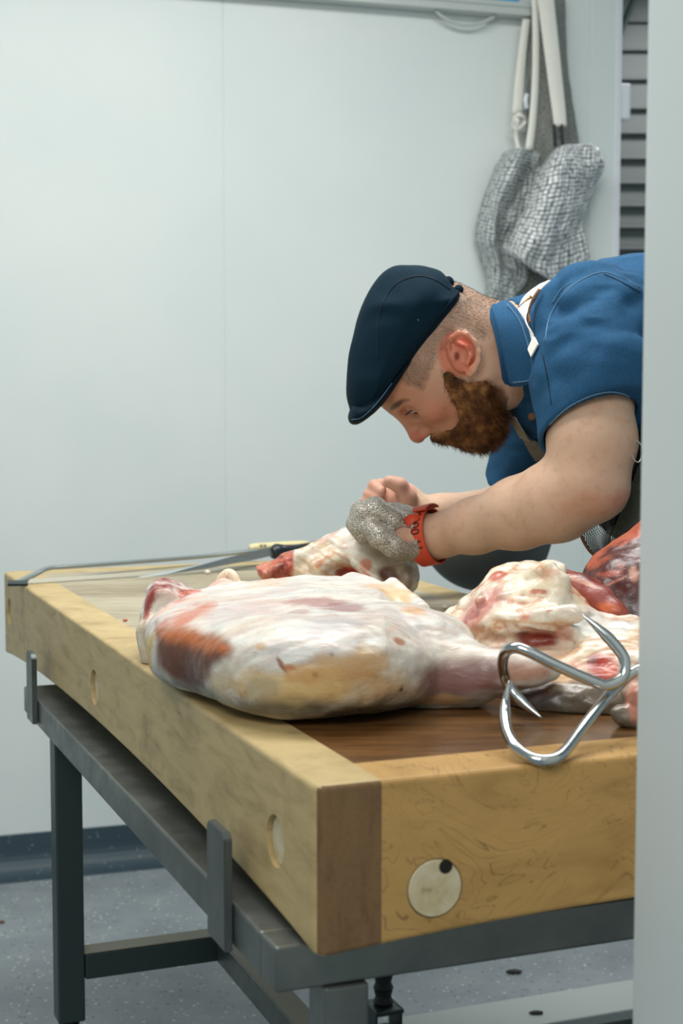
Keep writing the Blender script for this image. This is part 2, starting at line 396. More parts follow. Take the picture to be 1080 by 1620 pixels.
# flesh: colour comes from the piece's own colouring plus some painted shade, streaks and moisture are procedural
def flesh(name, rough=.3, bumpsc=120, streak=.3, sss=.08, st=(1, 1, 1), bst=.25):
    m = mat(name, W1, rough, spec=.55); n = N(m); a = n.n('ShaderNodeAttribute', attribute_name='Col'); c = n.coord(st)
    f = n.noise(c, 45, 6, .6, 1.2); col = n.mix(n.ramp(f, [(.50, g(0)), (.68, g(streak*.8))]), a.outputs['Color'], s(190, 124, 96), 'MULTIPLY')
    f2 = n.noise(c, 14, 4, .5, .8); col = n.mix(n.ramp(f2, [(.45, g(0)), (.75, g(.3))]), col, s(232, 205, 170), 'MULTIPLY')
    n.base(col); n.rough(n.ramp(n.noise(c, 60, 3), [(.35, g(rough*.7)), (.7, g(min(1, rough*1.6)))]))
    n.b.inputs['Subsurface Weight'].default_value = sss; n.b.inputs['Subsurface Radius'].default_value = (.012, .004, .002); n.b.inputs['Subsurface Scale'].default_value = 1.0
    n.b.inputs['Coat Weight'].default_value = .12; n.b.inputs['Coat Roughness'].default_value = .18
    n.bump(n.noise(c, bumpsc, 5, .6, .6), bst, .004); return m
M['flesh'] = flesh('fresh_meat'); M['flesh_smooth'] = flesh('smooth_meat_skin', .34, 95, .25, bst=.3, st=(.6, 1.4, 1.4))
m = M['skin'] = mat('skin', W1, .5, spec=.4); n = N(m); a = n.n('ShaderNodeAttribute', attribute_name='Col'); c = n.coord()
col = n.mix(n.ramp(n.noise(c, 70, 5, .6), [(.5, g(0)), (.8, g(.35))]), a.outputs['Color'], s(205, 140, 110), 'MULTIPLY'); n.base(col)
n.b.inputs['Subsurface Weight'].default_value = .1; n.b.inputs['Subsurface Radius'].default_value = (.01, .004, .002); n.b.inputs['Subsurface Scale'].default_value = 1.0
n.bump(n.noise(c, 500, 3), .14, .001)
def cloth_mat(name, a, b, sc=900, rough=.85, big=8):
    m = mat(name, a, rough, spec=.15); n = N(m); c = n.coord(); w1 = n.noise(n.coord((1, 1, 4)), sc*.4, 2); f = n.noise(c, big, 5)
    n.base(n.mix(n.ramp(w1, [(.4, g(0)), (.7, g(.4))]), n.ramp(f, [(.3, a), (.7, b)]), tuple(min(1, x*1.8) for x in b[:3])+(1,))); n.bump(w1, .2, .001); return m
M['denim'] = cloth_mat('blue_denim', s(27, 64, 95), s(42, 84, 118))
M['navy'] = cloth_mat('navy_cap_cloth', s(5, 29, 41), s(8, 36, 50)); M['navydark'] = cloth_mat('dark_navy_band', s(4, 22, 33), s(6, 27, 40))
M['thread'] = mat('pale_blue_thread', s(84, 120, 150), .8); M['navythread'] = mat('navy_seam_thread', s(4, 22, 38), .8)
M['strapcloth'] = cloth_mat('cream_webbing', s(232, 228, 216), s(240, 236, 226), 700); M['webbing'] = cloth_mat('grey_webbing', s(140, 134, 118), s(160, 152, 134), 700)
M['black'] = cloth_mat('black_apron_cloth', s(12, 16, 18), s(20, 24, 27)); M['trouser'] = cloth_mat('charcoal_trousers', s(34, 38, 42), s(44, 48, 52))
M['leather'] = mat('tan_leather_edge', s(120, 82, 50), .6)
m = M['beard'] = mat('auburn_beard', s(92, 58, 34), .7, spec=.2); n = N(m); n.base(n.ramp(n.noise(n.coord(), 60, 4), [(.3, s(58, 38, 24)), (.52, s(108, 70, 40)), (.72, s(164, 116, 68))]))
M['greytub'] = mat('dark_grey_tub_plastic', s(98, 102, 100), .7)
M['redstrap'] = mat('orange_red_strap', s(206, 70, 38), .5); M['ink'] = mat('black_print', s(30, 22, 20), .6)
M['eye'] = mat('eye_white', s(190, 175, 165), .2); M['iris'] = mat('eye_iris', s(50, 44, 40), .2)
def mail(name, sc=330, a=s(205, 208, 208), dark=s(60, 64, 66), metal=.75):
    m = mat(name, a, .32, metal); n = N(m); c = n.coord(); v = n.n('ShaderNodeTexVoronoi', feature='F1'); n.l(c, v.inputs['Vector']); v.inputs['Scale'].default_value = sc; v.inputs['Randomness'].default_value = .35
    r = n.ramp(v.outputs['Distance'], [(.05, g(0)), (.3, g(.25)), (.42, g(1)), (.62, g(.8)), (.8, g(0))]); n.base(n.mix(r, dark, a)); n.bump(r, .8, .0012); return m
M['mail'] = mail('chain_mail_glove', 320, s(214, 206, 192), s(44, 40, 38), .35)
def mesh_uv(name, rot, sx, sy, a, dark, lo=.35, metal=.12, rough=.35):
    m = mat(name, a, rough, metal); n = N(m); c = n.coord((sx, sy, 1), (0, 0, rot), 'UV'); v = n.n('ShaderNodeTexVoronoi', feature='F1', voronoi_dimensions='2D', distance='CHEBYCHEV'); n.l(c, v.inputs['Vector'])
    v.inputs['Scale'].default_value = 1; v.inputs['Randomness'].default_value = .22; r = n.ramp(v.outputs['Distance'], [(lo*.7, g(1)), (lo, g(.75)), (lo+.16, g(0))])
    n.base(n.mix(r, dark, a)); n.rough(n.ramp(r, [(0, g(.8)), (1, g(rough))])); n.bump(r, .8, .003); return m
M['silver'] = mesh_uv('silver_mesh_apron', 0, 62, 92, s(250, 252, 252), s(52, 60, 60)); M['silver2'] = mesh_uv('fine_silver_mesh', .0, 80, 110, s(214, 220, 219), s(80, 88, 88))
M['darkmesh'] = mesh_uv('dark_ring_mesh', .5, 160, 160, s(176, 178, 170), s(92, 98, 95), .34, .2, .5)

# ================================================================== THE SETTING
WA = math.radians(18.1); WD = np.array([math.cos(WA), math.sin(WA), 0]); WN = np.array([-WD[1], WD[0], 0]); W0 = np.array([-.8163, 3.5994, 0])
WAX = np.array([WD, WN, [0, 0, 1]])
def wp(px, py, lift=0.0):
    """point on the back wall seen at px,py, lift metres in front of it"""
    d = ray(px, py); o = W0-WN*lift; t = ((o-OO)@WN)/(d@WN); return OO+d*t
def wbox(bm, w0, w1, n0, n1, z0, z1, bev=0.0):
    return add_box(bm, W0+WD*(w0+w1)/2+WN*(n0+n1)/2+np.array([0, 0, (z0+z1)/2]), (w1-w0, n1-n0, z1-z0), WAX, bev)
def struct(name, bm, m, parent=None): return bmo(name, bm, m, parent, kind='structure')
bm = bmesh.new(); add_box(bm, (0.2, 3.0, -.02), (7, 8, .04)); struct('floor', bm, M['floor'])
bm = bmesh.new(); add_box(bm, (0.2, 3.0, 2.64), (7, 8, .04)); struct('ceiling', bm, M['ceiling'])
WEND = float((wp(979.5, 250)-W0)@WD)
bm = bmesh.new()
sA = float((wp(356, 600)-W0)@WD); sB = float((wp(924, 880)-W0)@WD)
for a, b in ((-1.6, sA-.0012), (sA+.0012, sB-.0012), (sB+.0012, WEND)): wbox(bm, a, b, 0, .09, .085, 2.62, .0012)
wbox(bm, -1.6, WEND-.003, .0025, .085, .0, 2.62)
struct('wall_back', bm, M['wall'])
# coved vinyl at the foot of the wall
bm = bmesh.new(); prof = [(0.0, .095), (-.006, .094), (-.007, .06)]+[(-.007-.05*(1-math.cos(t)), .055-.053*math.sin(t)) for t in np.linspace(0, math.pi/2, 8)]+[(-.075, .0005), (0, .0005)]
ra = [bm.verts.new(W0+WD*-1.6+WN*p+np.array([0, 0, z])) for p, z in prof]; rb = [bm.verts.new(W0+WD*WEND+WN*p+np.array([0, 0, z])) for p, z in prof]
for i in range(len(prof)-1): bm.faces.new((ra[i], ra[i+1], rb[i+1], rb[i]))
bm.faces.new(ra); bm.faces.new(rb[::-1]); bmesh.ops.recalc_face_normals(bm, faces=bm.faces)
struct('baseboard_back', bm, M['cove'])
bm = bmesh.new(); wbox(bm, WEND-.014, WEND+.002, -.0025, .093, .09, 2.62, .001); struct('trim_1', bm, M['whiteplastic'])
# near door jamb on the right that cuts the view
bm = bmesh.new(); add_box(bm, (.234+.6, .95, 1.31), (1.2, .5, 2.62), None, .002); struct('wall_right', bm, M['jamb'])
# dark roller shutter in the passage behind
bm = bmesh.new(); YS = 5.3
zs = [P(990, y, YS)[2] for y in (-12, 32, 77, 123, 169, 208, 248, 287, 323, 357, 391, 424, 456, 488)]
while zs[-1] > .1: zs.append(zs[-1]-.066)
for a, b in zip(zs[:-1], zs[1:]):
    add_box(bm, (1.7, YS+.015, (a+b)/2), (2.1, .03, a-b-.002), None, .003); add_box(bm, (1.7, YS-.004, a-.006), (2.1, .04, .010), None, .003)
add_box(bm, (1.7, YS+.05, 1.2), (2.1, .03, 2.3))
so = bmo('roller_shutter', bm, M['shutter']); tag(so, 'dark grey slatted shutter in the passage beyond the white wall', 'shutter')
bm = bmesh.new(); a = P(985, 40, 5.1); b = P(1012, -25, 5.1); add_tube(bm, [a-(b-a)*.3, a, b, b+(b-a)*1.5], .03, 4, True, .4)
tag(bmo('diagonal_brace', bm, M['darksteel']), 'grey diagonal bar in front of the shutter, at the top edge', 'brace')
# small white contact box on the wall's end
e1 = wp(989, 168); bm = bmesh.new(); add_box(bm, W0+WD*(WEND+.019)+WN*.03+np.array([0, 0, 1.16+(615-168)/2430*4.1]), (.033, .05, .095), WAX, .008, 3)
so = bmo('wall_switch_box', bm, M['whiteplastic'], smooth=False); tag(so, 'small white plastic box fixed to the edge of the wall above the butcher', 'switch box')

# wall board with aluminium frame and blue print
root = empty('wall_board', tuple(wp(600, 0)), label='white framed board with a blue panel hung high on the wall', cat='board')
zb = float(wp(839, 25, .05)[2]); we = float((wp(840, 10, .05)-W0)@WD)
bm = bmesh.new()
wbox(bm, -.35, we, -.05, -.001, zb, zb+.012, .001); wbox(bm, -.35, we, -.046, -.001, zb+.012, zb+.020); wbox(bm, -.35, we, -.05, -.001, zb+.020, zb+.032, .001)
wbox(bm, we-.03, we, -.0505, -.001, zb+.030, zb+.5, .001)
bmo('frame', bm, M['alu'], root)
bm = bmesh.new(); wbox(bm, -.35, we-.03, -.03, -.002, zb+.032, zb+.5); bmo('board_face', bm, M['board'], root)
bm = bmesh.new(); wb0 = float((wp(748, 0, .05)-W0)@WD); wbox(bm, wb0, we-.031, -.034, -.0295, zb+.033, zb+.45); bmo('blue_panel', bm, M['blue'], root)
# cable loop hanging under the board
bm = bmesh.new(); pts = [wp(px, py, .03) for px, py in ((688, 16), (700, 27), (718, 36), (740, 40), (762, 36), (780, 27), (790, 18))]; add_tube(bm, catmull(pts, 6), .0045, 8)
tag(bmo('cable_loop', bm, M['alu'], smooth=True), 'pale loop of cable sagging below the wall board', 'cable')

# ================================================================== BUTCHER BLOCK
LEN, WID, THK = 1.593, .640, .146
def archz(l, r):
    a = .030*max(0, 1-((l-LEN/2)/(LEN/2))**2)**.8; b = .018*max(0, 1-((r-WID/2)/(WID/2))**2); return max(a, 0)*(1-.25*b/.018)+b*.8*(1-a/.03)
def shape_block(bm):
    for v in bm.verts:
        q = np.array(v.co)-C0; l = q@LD; r = q@RD; t = (TOP-q[2])/THK; v.co.z += archz(l, r)*min(1, max(0, t))
def beam(r0, r1, l0, l1, cuts, corners=()):
    """one glued piece of the block: a box cut along its length so its underside can follow the worn arch"""
    bm = bmesh.new(); vs = tbox(bm, r0, r1, l0, l1, TOP-THK, TOP, 0)
    for v in bm.verts: pass
    for axis, a0, a1, n in (((LD), l0, l1, cuts[0]), ((RD), r0, r1, cuts[1])):
        for i in range(1, n):
            x = a0+(a1-a0)*i/n; bmesh.ops.bisect_plane(bm, geom=bm.verts[:]+bm.edges[:]+bm.faces[:], plane_co=Vector(C0+axis*x), plane_no=Vector(axis))
    es = []
    for e in bm.edges:
        qa, qb = [(np.array(v.co)-C0) for v in e.verts]
        ra_, rb_, la, lb = qa@RD, qb@RD, qa@LD, qb@LD
        if abs(qa[2]-qb[2]) > .05:
            for cr, cl in corners:
                if abs(ra_-cr) < 1e-4 and abs(la-cl) < 1e-4: es.append(e)
    if es: bmesh.ops.bevel(bm, geom=es, offset=.012, segments=5, profile=.5, affect='EDGES')
    es = []
    for e in bm.edges:
        qa, qb = [(np.array(v.co)-C0) for v in e.verts]
        if abs(qa[2]-qb[2]) > 1e-4: continue
        mid = (qa+qb)/2; r, l = mid@RD, mid@LD
        out = (r < .0135 or r > WID-.0135 or l < .0135 or l > LEN-.0135)
        if out and len({round(f.normal.z) for f in e.link_faces}) > 1: es.append(e)
    bm.normal_update()
    es = [e for e in es if len(e.link_faces) == 2 and e.link_faces[0].normal.angle(e.link_faces[1].normal, 0) > .8]
    if es: bmesh.ops.bevel(bm, geom=es, offset=.005, segments=3, profile=.5, affect='EDGES')
    shape_block(bm); return bm
BW = .058
block = empty('butcher_block', tuple(T(LEN/2, WID/2, TOP-THK)), label='thick worn maple butcher block with pale plugs, carrying the meat', cat='chopping block')
def drill(o, holes):
    """holes: (centre, axis, radius, depth) cut out of the part's own mesh"""
    for c, ax, r, dep in holes:
        cb = bmesh.new(); z = np.asarray(ax, float); x = np.cross(z, [0, 0, 1]); y = np.cross(z, x)
        add_lathe(cb, [(r, -dep), (r, .03)], c, 40, (x, y, z)); bmesh.ops.recalc_face_normals(cb, faces=cb.faces)
        me = bpy.data.meshes.new('cut'); cb.to_mesh(me); cb.free(); co = bpy.data.objects.new('cut', me); COL.objects.link(co)
        md = o.modifiers.new('b', 'BOOLEAN'); md.object = co; md.operation = 'DIFFERENCE'; md.solver = 'EXACT'
        dg = bpy.context.evaluated_depsgraph_get(); dg.update(); nm = bpy.data.meshes.new_from_object(o.evaluated_get(dg), depsgraph=dg)
        o.modifiers.clear(); o.data = nm; bpy.data.objects.remove(co)
left = bmo('side_beam', beam(0, BW, 0, LEN, (24, 1), ((0, 0), (0, LEN))), M['maple_side'], block)
holesL = [(.104, .762), (.845, .764), (1.531, .772)]
drill(left, [(T(l, 0, z), -RD, .0235, .014) for l, z in holesL])
for l, z in holesL:
    bm = bmesh.new(); add_lathe(bm, [(.0225, -.02), (.0225, -.006), (.0215, -.005), (.0215, -.0049)], T(l, 0, z), 40, (LD, [0, 0, 1], -RD)); bmo('plug', bm, M['plug'], block, label='pale round plug recessed in the side')
left.data.materials.append(M['endgrain']); 
for p in left.data.polygons:
    q = np.array(p.center)-C0
    if abs(np.array(p.normal)@LD) > .6 and (q@LD < .02 or q@LD > LEN-.02): p.material_index = 1
right = bmo('side_beam', beam(WID-BW, WID, 0, LEN, (24, 1), ((WID, 0), (WID, LEN))), M['maple_side'], block)
front = bmo('end_beam', beam(BW, WID-BW, 0, .062, (1, 16)), M['maple_front'], block, label='figured golden end beam with a knot and fine cracks')
drill(front, [(T(0, .107, .7385), -LD, .0258, .012), (T(0, .1165, .7565), -LD, .0052, .03)])
bm = bmesh.new(); add_lathe(bm, [(.0247, -.012), (.0247, .0002), (.0240, .001), (.0235, .001)], T(0, .107, .7385), 48, (RD, [0, 0, 1], -LD)); pf = bmo('plug', bm, M['plug'], block, label='cream round plug with a small dark hole')
drill(pf, [(T(0, .1165, .7565), -LD, .0058, .009)])
bm = bmesh.new(); add_lathe(bm, [(.0062, .0006), (.0062, .0013), (.0056, .0014)], T(0, .1165, .7565), 20, (RD, [0, 0, 1], -LD)); bmo('hole_shade_disc', bm, M['hole'], pf)  # dark disc capping the bore, its inner shade put into the colour
bmo('end_beam', beam(BW, WID-BW, LEN-.062, LEN, (1, 16)), M['maple_side'], block)
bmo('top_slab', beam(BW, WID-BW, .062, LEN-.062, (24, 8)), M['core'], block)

# ================================================================== STEEL STAND
stand = empty('block_stand', tuple(T(.65, .3, 0)), label='grey welded steel stand under the butcher block', cat='stand')
R0, R1 = -.022, .575; L0, L1 = .040, 1.268; RT, RB = .690, .650
for name, a in (('side_rail', (R0, R0+.075, L0+.0402, L1)), ('side_rail', (R1-.075, R1, L0+.0402, L1)), ('end_rail', (R0, R1, L0, L0+.04)), ('end_rail', (R0+.0752, R1-.0752, L1-.06, L1-.02))):
    bm = bmesh.new(); tbox(bm, *a, RB, RT, .003, 3); bmo(name, bm, M['steel'], stand)
for (r, l) in ((.021, .036), (R1-.062, .036), (-.006, 1.10), (R1-.060, 1.10)):
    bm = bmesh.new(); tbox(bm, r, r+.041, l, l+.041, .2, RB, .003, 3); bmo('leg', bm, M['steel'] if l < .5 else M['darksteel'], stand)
    c = T(l+.02, r+.02, 0)
    ca = bmesh.new(); add_lathe(ca, [(.012, .14), (.012, .2)], c, 16); add_box(ca, c+[0, 0, .140], (.05, .06, .008), TAX, .002)
    add_box(ca, c-RD*.022+[0, 0, .1], (.004, .05, .09), TAX, .001); add_box(ca, c+RD*.022+[0, 0, .1], (.004, .05, .09), TAX, .001)
    co = bmo('castor_fork', ca, M['darksteel'], stand)
    wb = bmesh.new(); add_lathe(wb, [(.02, -.016), (.048, -.016), (.056, -.010), (.056, .010), (.048, .016), (.02, .016)], c+np.array([0, 0, .056])-LD*.012, 28, (LD, [0, 0, 1], RD)); bmo('wheel', wb, M['rubber'], co)
    add_ = bmesh.new()
    for i in range(5): add_lathe(add_, [(.014+.003*(i % 2), .185-.012*i), (.016-.003*(i % 2), .195-.012*i)], c, 16)
    bmo('threaded_stem', add_, M['rubber'], stand)
for l in (.036, 1.10):
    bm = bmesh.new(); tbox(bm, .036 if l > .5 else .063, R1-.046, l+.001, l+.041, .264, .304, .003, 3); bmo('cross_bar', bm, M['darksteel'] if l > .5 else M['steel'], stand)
bm = bmesh.new(); tbox(bm, .243, .283, .078, 1.10, .264, .304, .003, 3); bmo('centre_bar', bm, M['steel'], stand)
bm = bmesh.new(); tbox(bm, .034, .26, 1.103, 1.139, .3035, .3050, .0005); tbox(bm, .245, .281, .08, 1.1, .3035, .3050, .0005); bmo('top_strip', bm, M['palesteel'], stand, label='paler top faces of the lower bars')  # thin paler sheets over the bars' top faces
for l, z0, z1 in ((.185, .646, .757), (1.165, .655, .762)):
    bm = bmesh.new(); w2 = .028 if l < 1 else .024
    poly = [T(l-w2, R0-.001, z0), T(l+w2, R0-.001, z0), T(l+w2, R0-.001, z1-.006), T(l+w2-.006, R0-.001, z1), T(l-w2+.006, R0-.001, z1), T(l-w2, R0-.001, z1-.006)]
    add_prism(bm, poly, -RD*.008); bmesh.ops.bevel(bm, geom=bm.edges[:], offset=.001, segments=2, affect='EDGES'); bmo('retaining_clip', bm, M['steel'], stand)

# low pale platform behind the stand, debris on the floor
plat = empty('floor_platform', tuple(T(1.19, .9, 0)), label='low pale platform on the floor beyond the stand', cat='platform')
bm = bmesh.new(); tbox(bm, .62, 1.35, 1.15, 1.27, .03, .05, .003); bmo('deck', bm, M['greyplastic'], plat)
for r in (.66, 1.28):
    bm = bmesh.new(); tbox(bm, r, r+.05, 1.16, 1.26, 0, .03, .002); bmo('foot', bm, M['rubber'], plat)
def speck(name, c, r, m, label, cat, sq=.4, h=.3, seed=1):
    bm = bmesh.new(); bmesh.ops.create_icosphere(bm, subdivisions=2, radius=r); rr = random.Random(seed)
    for v in bm.verts: v.co = Vector((v.co.x*(1+rr.uniform(-.15, .15)), v.co.y*sq*(1+rr.uniform(-.15, .15)), v.co.z*h)); v.co += Vector(c)
    return tag(bmo(name, bm, m, smooth=True), label, cat)
M['deb'] = mat('dark_debris', s(62, 60, 56), .8); M['redbit'] = mat('dried_red_scrap', s(110, 60, 50), .6); M['tanbit'] = mat('tan_scrap', s(128, 112, 92), .7)
speck('floor_scrap', G(813, 1537, .004), .016, M['deb'], 'dark oval scrap lying on the speckled floor under the block', 'scrap', seed=3)
speck('floor_scrap', G(848, 1602, .053), .013, M['deb'], 'dark scrap lying on the low pale platform', 'scrap', seed=5)
speck('floor_scrap', G(3, 1458, .004), .007, M['redbit'], 'reddish brown speck on the floor at the left edge of the picture', 'scrap', .8, seed=6)
speck('floor_scrap', G(40, 1379, .003), .008, M['deb'], 'small dark chip on the floor close to the skirting, left of the stand', 'scrap', seed=7)
speck('floor_scrap', G(187, 1365, .003), .012, M['tanbit'], 'tan smear-like scrap on the floor close to the skirting, right of the far leg', 'scrap', seed=8)
M['fatbit'] = mat('fat_crumb', s(232, 222, 206), .45); M['meatbit'] = mat('meat_crumb', s(196, 110, 82), .4)
speck('meat_crumb', G(198, 981, TOP+.002), .0035, M['meatbit'], 'tiny orange-red crumb of meat on the block left of the big joint', 'meat scrap', .8, .6, 9)
speck('fat_crumb', G(328, 905, TOP+.004), .005, M['fatbit'], 'tiny white crumb of fat beside the bone saw blade', 'fat scrap', .8, .8, 10)
speck('fat_crumb', G(705, 960, TOP+.003), .006, M['fatbit'], 'tiny pale scrap on the block between the two nearest joints', 'fat scrap', .5, .5, 11)

# ================================================================== TOOLS ON THE BLOCK
# bone saw: flat bow frame, thin blade, cream handle
saw = empty('bone_saw', tuple(G(200, 905, TOP)), label='butcher bone saw with a long steel bow frame and cream riveted handle', cat='saw')
a0 = G(24, 923, TOP+.004); a1 = P(76, 899, 2.60); a2 = P(300, 882, 2.80); a3 = P(395, 872, 2.87); a4 = P(432, 868, 2.90)
bm = bmesh.new(); add_tube(bm, catmull([a0, (a0+a1)/2, a1, a1*.8+a2*.2, a2, a3, a4], 6), .0075, 8, True, .55); bmo('frame', bm, M['blade'], saw, True)
b0 = G(40, 921.5, TOP+.0035); b1 = G(545, 889, TOP+.0035); bn = np.cross(b1-b0, [0, 0, 1]); bn /= np.linalg.norm(bn)
bm = bmesh.new(); add_prism(bm, [b0+[0, 0, -.002], b1+[0, 0, -.002], b1+[0, 0, .004]-bn*.008, b0+[0, 0, .005]-bn*.006], bn*-.0012); bmo('saw_blade', bm, M['palesteel'], saw)
bm = bmesh.new(); add_tube(bm, [a0-[.012, 0, 0], a0+[.02, .004, 0]], .007, 8, True, .7); bmo('end_bolt', bm, M['darksteel'], saw)
h = [P(x, y, 2.88+(x-393)*.0004) for x, y in ((394, 870), (402, 866), (425, 864.5), (450, 863), (478, 862), (500, 864))]
bm = bmesh.new(); add_tube(bm, catmull(h, 5), np.interp(np.linspace(0, 1, 26), [0, .08, .4, .8, 1], [.003, .0075, .0078, .008, .006]), 12); bmo('handle', bm, M['cream'], saw, True)
for x in (413, 419):
    bm = bmesh.new(); add_lathe(bm, [(.0032, 0), (.0030, .0012)], P(x, 863.5, 2.872), 12, (np.array([1, 0, 0]), np.array([0, 0, 1]), np.array([0, -1, 0]))); bmo('rivet', bm, M['palesteel'], saw)
# steak knife with black handle
kn = empty('butcher_knife', tuple(G(330, 900, TOP)), label='long steel knife with a black handle lying in front of the bone saw', cat='knife')
kt = G(212, 914.5, TOP+.003)
up_ = [(300, 896), (370, 879.5), (429, 865)]; lo_ = [(432, 879), (400, 886), (330, 899.5), (262, 909)]
pl = [kt]+[P(x, y, kt[1]+(x-212)*.00078) for x, y in up_]+[P(x, y, kt[1]+(x-212)*.00078-.004) for x, y in lo_]
bm = bmesh.new(); add_prism(bm, pl, np.array([0, .0018, 0])); bmo('blade', bm, M['blade'], kn)
hp_ = [(430, 876, .0105), (438, 872.5, .0145), (450, 872.5, .0125), (470, 871, .0115), (495, 867, .0115), (525, 862, .012), (548, 858, .010)]
hd = catmull([P(x, y, kt[1]+.17+(x-430)*.0009) for x, y, r in hp_], 5); rd = np.interp(np.linspace(0, 1, len(hd)), np.linspace(0, 1, 7), [r for _, _, r in hp_])
bm = bmesh.new(); add_tube(bm, hd, rd, 14, True, 1.0); bmo('handle', bm, M['blackplastic'], kn, True)

# meat hooks
def hookmesh(name, pts, r, label, taper=(True, False), n=10):
    c = catmull(pts, n); L = np.concatenate([[0], np.cumsum(np.linalg.norm(np.diff(c, axis=0), axis=1))]); rr = np.full(len(c), r)
    if taper[0]: rr = np.minimum(rr, .0004+r*np.clip(L/.034, 0, 1)**.8)
    if taper[1]: rr = np.minimum(rr, .0004+r*np.clip((L[-1]-L)/.034, 0, 1)**.8)
    bm = bmesh.new(); add_tube(bm, c, rr, 20); return tag(bmo(name, bm, M['hook'], smooth=True), label, 'meat hook')
HA = [(920, 972, 1.43), (945, 993, 1.425), (972, 1020, 1.42), (988, 1045, 1.415), (984, 1072, 1.41), (960, 1084, 1.405), (935, 1077, 1.403), (880, 1053, 1.405), (835, 1031, 1.41), (815, 1025, 1.415), (800, 1031, 1.425), (795, 1047, 1.45), (797, 1065, 1.475), (806, 1088, 1.48), (828, 1112, 1.47), (857, 1136, 1.455)]
hookmesh('meat_hook', [P(*q) for q in HA], .0054, 'steel meat hook whose lower end passes through the shank of the big joint', (True, True))
HB = [(805, 1077, 1.385), (799, 1115, 1.375), (800, 1150, 1.35), (812, 1178, 1.325), (835, 1197, 1.31), (862, 1203, 1.305), (888, 1194, 1.315), (915, 1160, 1.35), (945, 1122, 1.385), (975, 1088, 1.43), (998, 1066, 1.44), (1025, 1055, 1.44), (1050, 1062, 1.43), (1068, 1085, 1.43), (1066, 1112, 1.43)]
hookmesh('meat_hook', [P(*q) for q in HB], .0052, 'steel meat hook hanging over the front edge of the block with its point up', (True, True))

# ================================================================== THE JOINTS OF MEAT
FAT = s(232, 222, 204); WHITE = s(226, 226, 222); CREAM = s(224, 202, 160); PINK = s(214, 158, 140); RED = s(170, 66, 48); DRED = s(92, 34, 30); BROWN = s(128, 66, 44); ORANGE = s(196, 104, 62); GREYP = s(196, 184, 184); YEL = s(206, 164, 104); DK = s(84, 58, 50)
def ar(c): return np.array(c[:3])
# ---- big leg joint in front
s1 = Sh()
front_ = [(240, 1050, .03), (262, 1080, .015), (300, 1108, .0), (345, 1126, 0), (420, 1140, 0), (520, 1143, 0), (610, 1138, 0), (670, 1120, .004)]
back_ = [(700, 1003, .068), (668, 968, .078), (640, 942, .082), (600, 925, .085), (540, 918, .088), (480, 915, .088), (400, 923, .084), (330, 935, .078), (262, 952, .07), (232, 985, .06)]
plan = np.array([G(a, b, TOP+h_)[:2] for a, b, h_ in front_+back_]); plan[:8, 1] -= [.006, .02, .034, .042, .044, .044, .038, .02]; plan[0, 0] -= .004; plan = catmull(np.vstack([plan, plan[:1]]), 4)[:-1]
xs = [P(a, 1000, 1.7)[0] for a in (225, 330, 480, 600, 700)]
def f_leg(Q):
    d = -poly_sdf(plan, Q[:, 0], Q[:, 1]); H = np.interp(Q[:, 0], xs, [.062, .085, .098, .095, .068]); zc = TOP+H/2+.0015
    lo = np.interp(Q[:, 0], xs[:3], [.018, .004, 0]); zc = zc+lo/2
    a = np.abs(Q[:, 2]-zc)/(H/2); b = np.maximum(1-d/np.interp(Q[:, 0], [xs[0], xs[0]+.09, xs[2]], [.030, .06, .075]), 0); pz = 2.6
    return ((a**pz+b**pz)**(1/pz)-1)*np.minimum(H/2, .06)
pc = np.append(plan.mean(0), TOP+.05)
s1.fn(f_leg, pc, .36)
s1.chain([(P(600, 1045, 1.62), .050), (P(690, 1063, 1.57), .0385), (P(745, 1067, 1.545), .0292), (P(800, 1064, 1.53), .0215), (P(846, 1060, 1.525), .0165), (P(872, 1062, 1.53), .0115)], .012); s1.ell(P(655, 1045, 1.60), (.05, .05, .044), .05)
knob = pxpoly([(224, 990), (229, 960), (236, 930), (248, 919), (272, 920), (296, 932), (325, 945), (338, 962), (315, 985), (270, 1000), (236, 1002)], 1.88)
s1.fn(puff(knob, 1.88, .045, .014, 3), P(275, 955, 1.88), .09, .008)
s1.rc(P(250, 994, 1.80), P(345, 1018, 1.72), .0125, .016, .006)        # rolled brown muscle edge
s1.rc(P(238, 1003, 1.815), P(241, 1046, 1.80), .0125, .014, .025)
s1.rc(P(318, 950, 1.87), P(352, 932, 1.89), .008, .008, .02); s1.rc(P(352, 932, 1.89), P(430, 925, 1.89), .008, .006, .02); s1.rc(P(560, 922, 1.86), P(650, 960, 1.76), .012, .012, .012)
s1.ell(P(600, 1015, 1.60), (.09, .05, .03), .03); s1.rc(P(620, 925, 1.83), P(668, 965, 1.73), .008, .010, .008)
s1.ell(P(300, 965, 1.80), (.04, .012, .006), .012, 's')
def ex1(Q, D):
    q = Q.copy(); q[:, 2] = Q[:, 2]-.35*Q[:, 0]; top = np.clip((Q[:, 2]-TOP-.04)/.03, 0, 1); kn = np.clip((xs[0]+.06-Q[:, 0])/.02, 0, 1)*np.clip((Q[:, 1]-1.83)/.02, 0, 1)
    return D+.0034*fbm(Q, 12, 2, (1, 1.6, 1.6))+.0010*fbm(Q, 50, 2, (.7, 1.5, 1))+top*.0014*(.6-np.abs(fbm(q, 20, 3, (.5, 2.2, 2.2), 5))*2)+kn*.004*fbm(Q, 60, 3)
lo, hi = s1.bounds(); lo = np.maximum(lo, [-.4, 1.42, TOP-.01]); hi = np.minimum(hi, [.28, 2.02, TOP+.16])
V, Fc = nets(s1, .0025, lo, hi, ex1); V[:, 2] = np.maximum(V[:, 2], TOP+.0008); bv = bvh_of(V, Fc)
